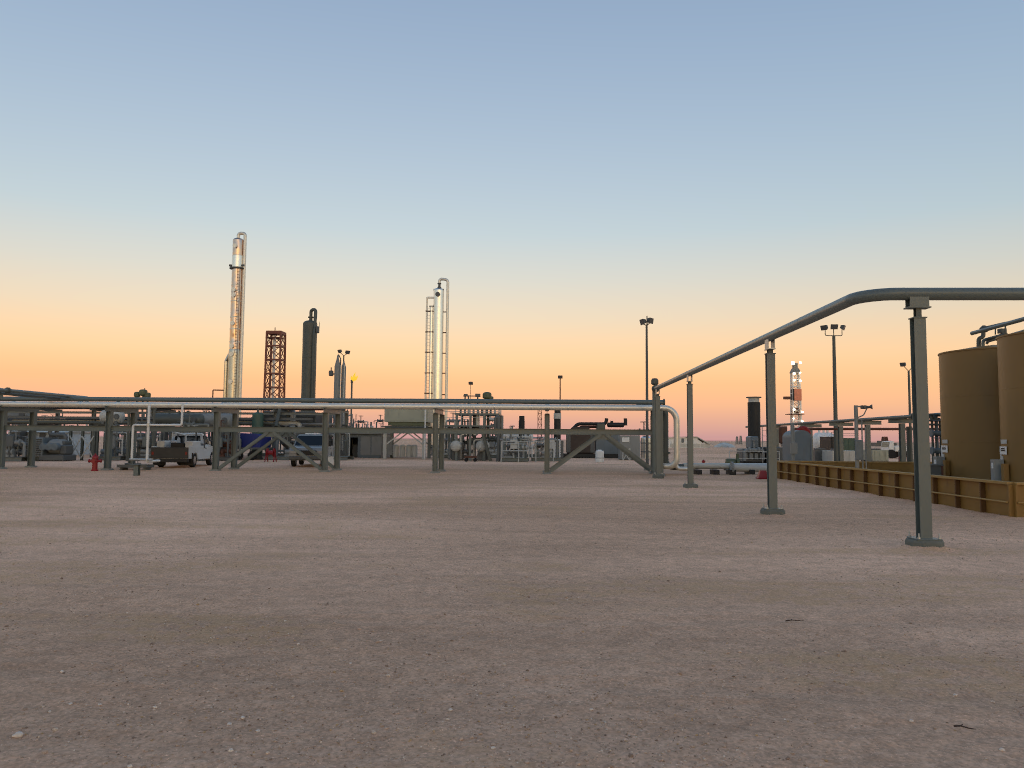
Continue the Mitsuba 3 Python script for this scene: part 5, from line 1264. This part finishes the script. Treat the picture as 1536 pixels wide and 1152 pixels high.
# ------------------------------------------------------------------ far things on the right
bY = 185.0
t = thing('white_barn', 'low white barn with a gabled roof far off between two pipe posts', 'barn')
xa, xb = X(1003, bY), X(1062, bY)
xr = X(1045, bY)
ze, zr = Z(664, bY, 1030), Z(655.5, bY, 1030)
part(t, 'wall', prism([(xa, -.2), (xb, -.2), (xb, ze * .62), (xr, zr - .12), (xa, zr - .25)], bY, bY + 14, 'y'), 'm_white', smooth=False)
part(t, 'roof', [bar((xa - .4, bY + 7, zr - .1), (xr, bY + 7, zr + .05), 14.8, .18), bar((xr, bY + 7, zr + .05), (xb + .5, bY + 7, ze * .62 + .1), 14.8, .18)], 'm_pale', smooth=False)
part(t, 'dark_gap', prism([(X(1046, bY), zr - .45), (X(1048, bY), zr - .35), (X(1056, bY), Z(663, bY, 1056)), (X(1054, bY), Z(664.5, bY, 1056))], bY - .05, bY - .005, 'y'), 'm_black', smooth=False)
for u in (1022, 1033): part(t, 'window', box(X(u, bY), X(u + 4, bY), bY - .06, bY - .005, 1.2, 2.2), 'm_bluegrey', smooth=False)
for k in range(4): part(t, 'wall_panel', box(xa + .3 + k * 2.4, xa + 2.5 + k * 2.4, bY - .03, bY - .004, .1, 1.0), 'm_pale', smooth=False)
t = thing('soil_heap', 'low pale soil heap on the skyline right of the white barn', 'heap')
g2 = np.random.default_rng(4)
th = np.linspace(0, 2 * np.pi, 40, endpoint=False)
pv = []
for f_, hh in ((1, -.2), (.85, .35), (.6, .8), (.4, 1.05), (.2, 1.2), (0.02, 1.25)):
    jig = 1 + .10 * np.sin(3 * th + f_ * 5) + .06 * g2.standard_normal(40)
    pv.append(np.column_stack([X(1086, 215) + 2.6 * f_ * jig * np.cos(th), 215 + 6 * f_ * jig * np.sin(th), np.full(40, hh) + .05 * g2.standard_normal(40)]))
fv = [[a * 40 + k, a * 40 + (k + 1) % 40, (a + 1) * 40 + (k + 1) % 40] for a in range(5) for k in range(40)] + [[a * 40 + k, (a + 1) * 40 + (k + 1) % 40, (a + 1) * 40 + k] for a in range(5) for k in range(40)]
scene[t] = mikit.ply(mesh(np.vstack(pv), fv), 'm_pale', smooth=True)
for (u, v0, lab) in ((1105.5, 655, 'left one of two faint masts on the skyline beside the soil heap'), (1111, 654, 'right one of two faint masts on the skyline beside the soil heap')):
    t = thing('distant_mast', lab, 'mast')
    lattice(t, X(u, 420), 420, 0, Z(v0, 420, u), 1.2, .6, 4, 'm_grey', 'm_grey', .3, .12)
t = horizontal_vessel('white tanker body with a rounded end behind the containment', X(1219, 70), X(1252, 70), 70, Z(662, 70, 1235), .78, 'm_white', base=0)
for (u0, u1, v0, v1, Yq, mat, name, lab, c) in ((1246, 1262, 655, 675, 62, 'm_black', 'container', 'black container unit beside the three lamp pole', 'container'), (1262, 1286, 657, 677, 64, 'm_green', 'container', 'dark green container right of the black container unit', 'container'),
                                                 (1222, 1247, 675, 683, 56, 'm_greydark', 'mud_tank', 'low dark olive tank in front of the white tanker body', 'tank'), (1248, 1290, 676, 689, 54, 'm_pale', 'mud_tank', 'long low pale tank below the black and green containers', 'tank'),
                                                 (1308, 1332, 675, 687, 66, 'm_cream', 'mud_tank', 'beige low tank right of the siren pole', 'tank')):
    t = thing(name, lab, c)
    xa, xb, zt = X(u0, Yq), X(u1, Yq), Z(v0, Yq, u0)
    part(t, 'body', box(xa, xb, Yq, Yq + 2.4, .12, zt), mat, smooth=False)
    part(t, 'skid_rail', [box(xa, xb, Yq - .02, Yq + .2, -.03, .117), box(xa, xb, Yq + 2.2, Yq + 2.42, -.03, .117)], 'm_greydark', smooth=False)
    n = max(3, int((xb - xa) / .45))
    part(t, 'rib', [box(xa + (xb - xa) * (k + .5) / n - .05, xa + (xb - xa) * (k + .5) / n + .05, Yq - .04, Yq - .003, .2, zt - .06) for k in range(n)], mat, smooth=False)
    if v0 < 660: part(t, 'guard_rail', railing([[xa + .1, Yq + .1, zt], [xb - .1, Yq + .1, zt]], .35, .02, 1.2), 'm_grey')
    else: part(t, 'hatch', rbox(xa + .3, xa + .9, Yq + .5, Yq + 1.2, zt, zt + .12, .02), 'm_greydark', smooth=False)
t = thing('white_truck', 'white box truck far off behind the containment right of the beige tank', 'truck')
tY2 = 82
xa, xb = X(1338, tY2), X(1352, tY2)
part(t, 'cargo_box', rbox(X(1342, tY2), X(1360, tY2), tY2, tY2 + 2.2, .7, Z(676, tY2, 1350) + .5, .05), 'm_white', smooth=False)
part(t, 'cab', hull([[X(u, tY2), y, z] for y in (tY2 + .1, tY2 + 2.1) for u, z in ((1334, .5), (1334, 1.1), (1336, 1.75), (1341, 1.8), (1341, .5))]), 'm_white', smooth=False)
part(t, 'windshield', hull([[X(u, tY2), y, z] for y in (tY2 + .25, tY2 + 1.95) for u, z in ((1333.7, 1.15), (1335.6, 1.7), (1334.1, 1.15), (1336, 1.7))]), 'm_glass', smooth=False)
for u in (1337, 1355): part(t, 'wheel', [lathe([(0, -.12), (.42, -.12), (.46, -.05), (.46, .05), (.42, .12), (0, .12)], (X(u, tY2), tY2 + d_, .46), (0, 1, 0), 18) for d_ in (.12, 2.08)], 'm_rubber')
t = thing('red_extinguisher', 'red wheeled extinguisher by the foot of the nearest T shaped support', 'fire extinguisher')
xq = X(1353, 39.5)
part(t, 'cylinder', lathe(dome(.17, .2, .95), (xq, 39.5, 0), n=16), 'm_red')
part(t, 'cart', [rod((xq - .22, 39.6, .16), (xq + .22, 39.6, .16), .15, 12), tube([[xq - .1, 39.7, .2], [xq - .1, 39.7, 1.25], [xq + .1, 39.7, 1.25], [xq + .1, 39.7, .2]], .02, 6, .04)], 'm_greydark')
t = thing('distant_rig', 'small dark drilling rig mast on the skyline far behind the containment', 'drilling rig')
rY = 330
x = X(1327, rY)
lattice(t, x, rY, 0, Z(655.5, rY, 1327), 2.2, 1.4, 5, 'm_rust', 'm_rust', .35, .18)
part(t, 'substructure', [box(x - 4.5, x + 4, rY - 2, rY + 3, -.1, 1.4), box(x - 2.4, x + 2, rY - 1.5, rY + 2, 1.402, 2.3)], 'm_greydark', smooth=False)

# lit drilling rig
rY = 260.0
t = thing('drilling_rig', 'floodlit red and white drilling rig mast far off beside the second nearest post', 'drilling rig')
x = X(1193.5, rY, 600)
zt = Z(546, rY, 1193)
z_r0, z_r1 = Z(601, rY, 1193), Z(584, rY, 1193)
lattice(t, x, rY, 4, zt - 3, 2.7, 2.2, 9, 'm_white', 'm_pale', .34, .13)
part(t, 'red_section', [box(x - .95, x + 1.45, rY - 1.7, rY - 1.5, z_r0, z_r1)], 'm_rigorange', smooth=False)
part(t, 'wind_wall', [box(x - 1.3, x - .98, rY - 1.7, rY + 1.3, z_r0, z_r1)], 'm_black', smooth=False)
part(t, 'racking_board', [box(x - 2.9, x + 2.1, rY - 2.2, rY + 2.2, Z(622, rY, 1193), Z(621, rY, 1193)), box(x - 3.8, x - 2.0, rY - 1, rY + 1, Z(599, rY, 1193), Z(595, rY, 1193))], 'm_rust', smooth=False)
part(t, 'crown_block', [hull([[x + i * w, rY + j * w, z] for i in (-1, 1) for j in (-1, 1) for w, z in ((1.5, zt - 3), (.9, zt - 1.5))]), box(x - .7, x + .7, rY - .7, rY + .7, zt - 1.49, zt + .3)], 'm_greydark', smooth=False)
part(t, 'substructure', [box(x - 4, x + 4, rY - 3, rY + 4, -.1, 4.0)], 'm_greydark', smooth=False)
part(t, 'top_drive', box(x - .7, x + .7, rY - .6, rY + .6, Z(620, rY, 1193), Z(612, rY, 1193)), 'm_rust', smooth=False)
for (dx, z, s) in ((-1.4, zt + .1, .6), (1.0, zt + .2, .4), (-1.0, Z(561, rY, 1190), .35), (.9, Z(560, rY, 1190), .3), (-1.1, Z(571, rY, 1190), .35), (1.0, Z(572, rY, 1190), .35), (-1.3, Z(615, rY, 1190), .4), (1.4, Z(618, rY, 1190), .3), (-1.5, Z(628, rY, 1190), .3), (1.3, Z(632, rY, 1190), .3)):
    k = part(t, 'floodlight', lathe([(0, -s), (s * .7, -s * .7), (s, 0), (s * .7, s * .7), (0, s)], (x + dx, rY - 2.3, z), n=12), 'm_black')
    scene[k]['emitter'] = {'type': 'area', 'radiance': {'type': 'rgb', 'value': [0.55, 0.47, 0.33]}}
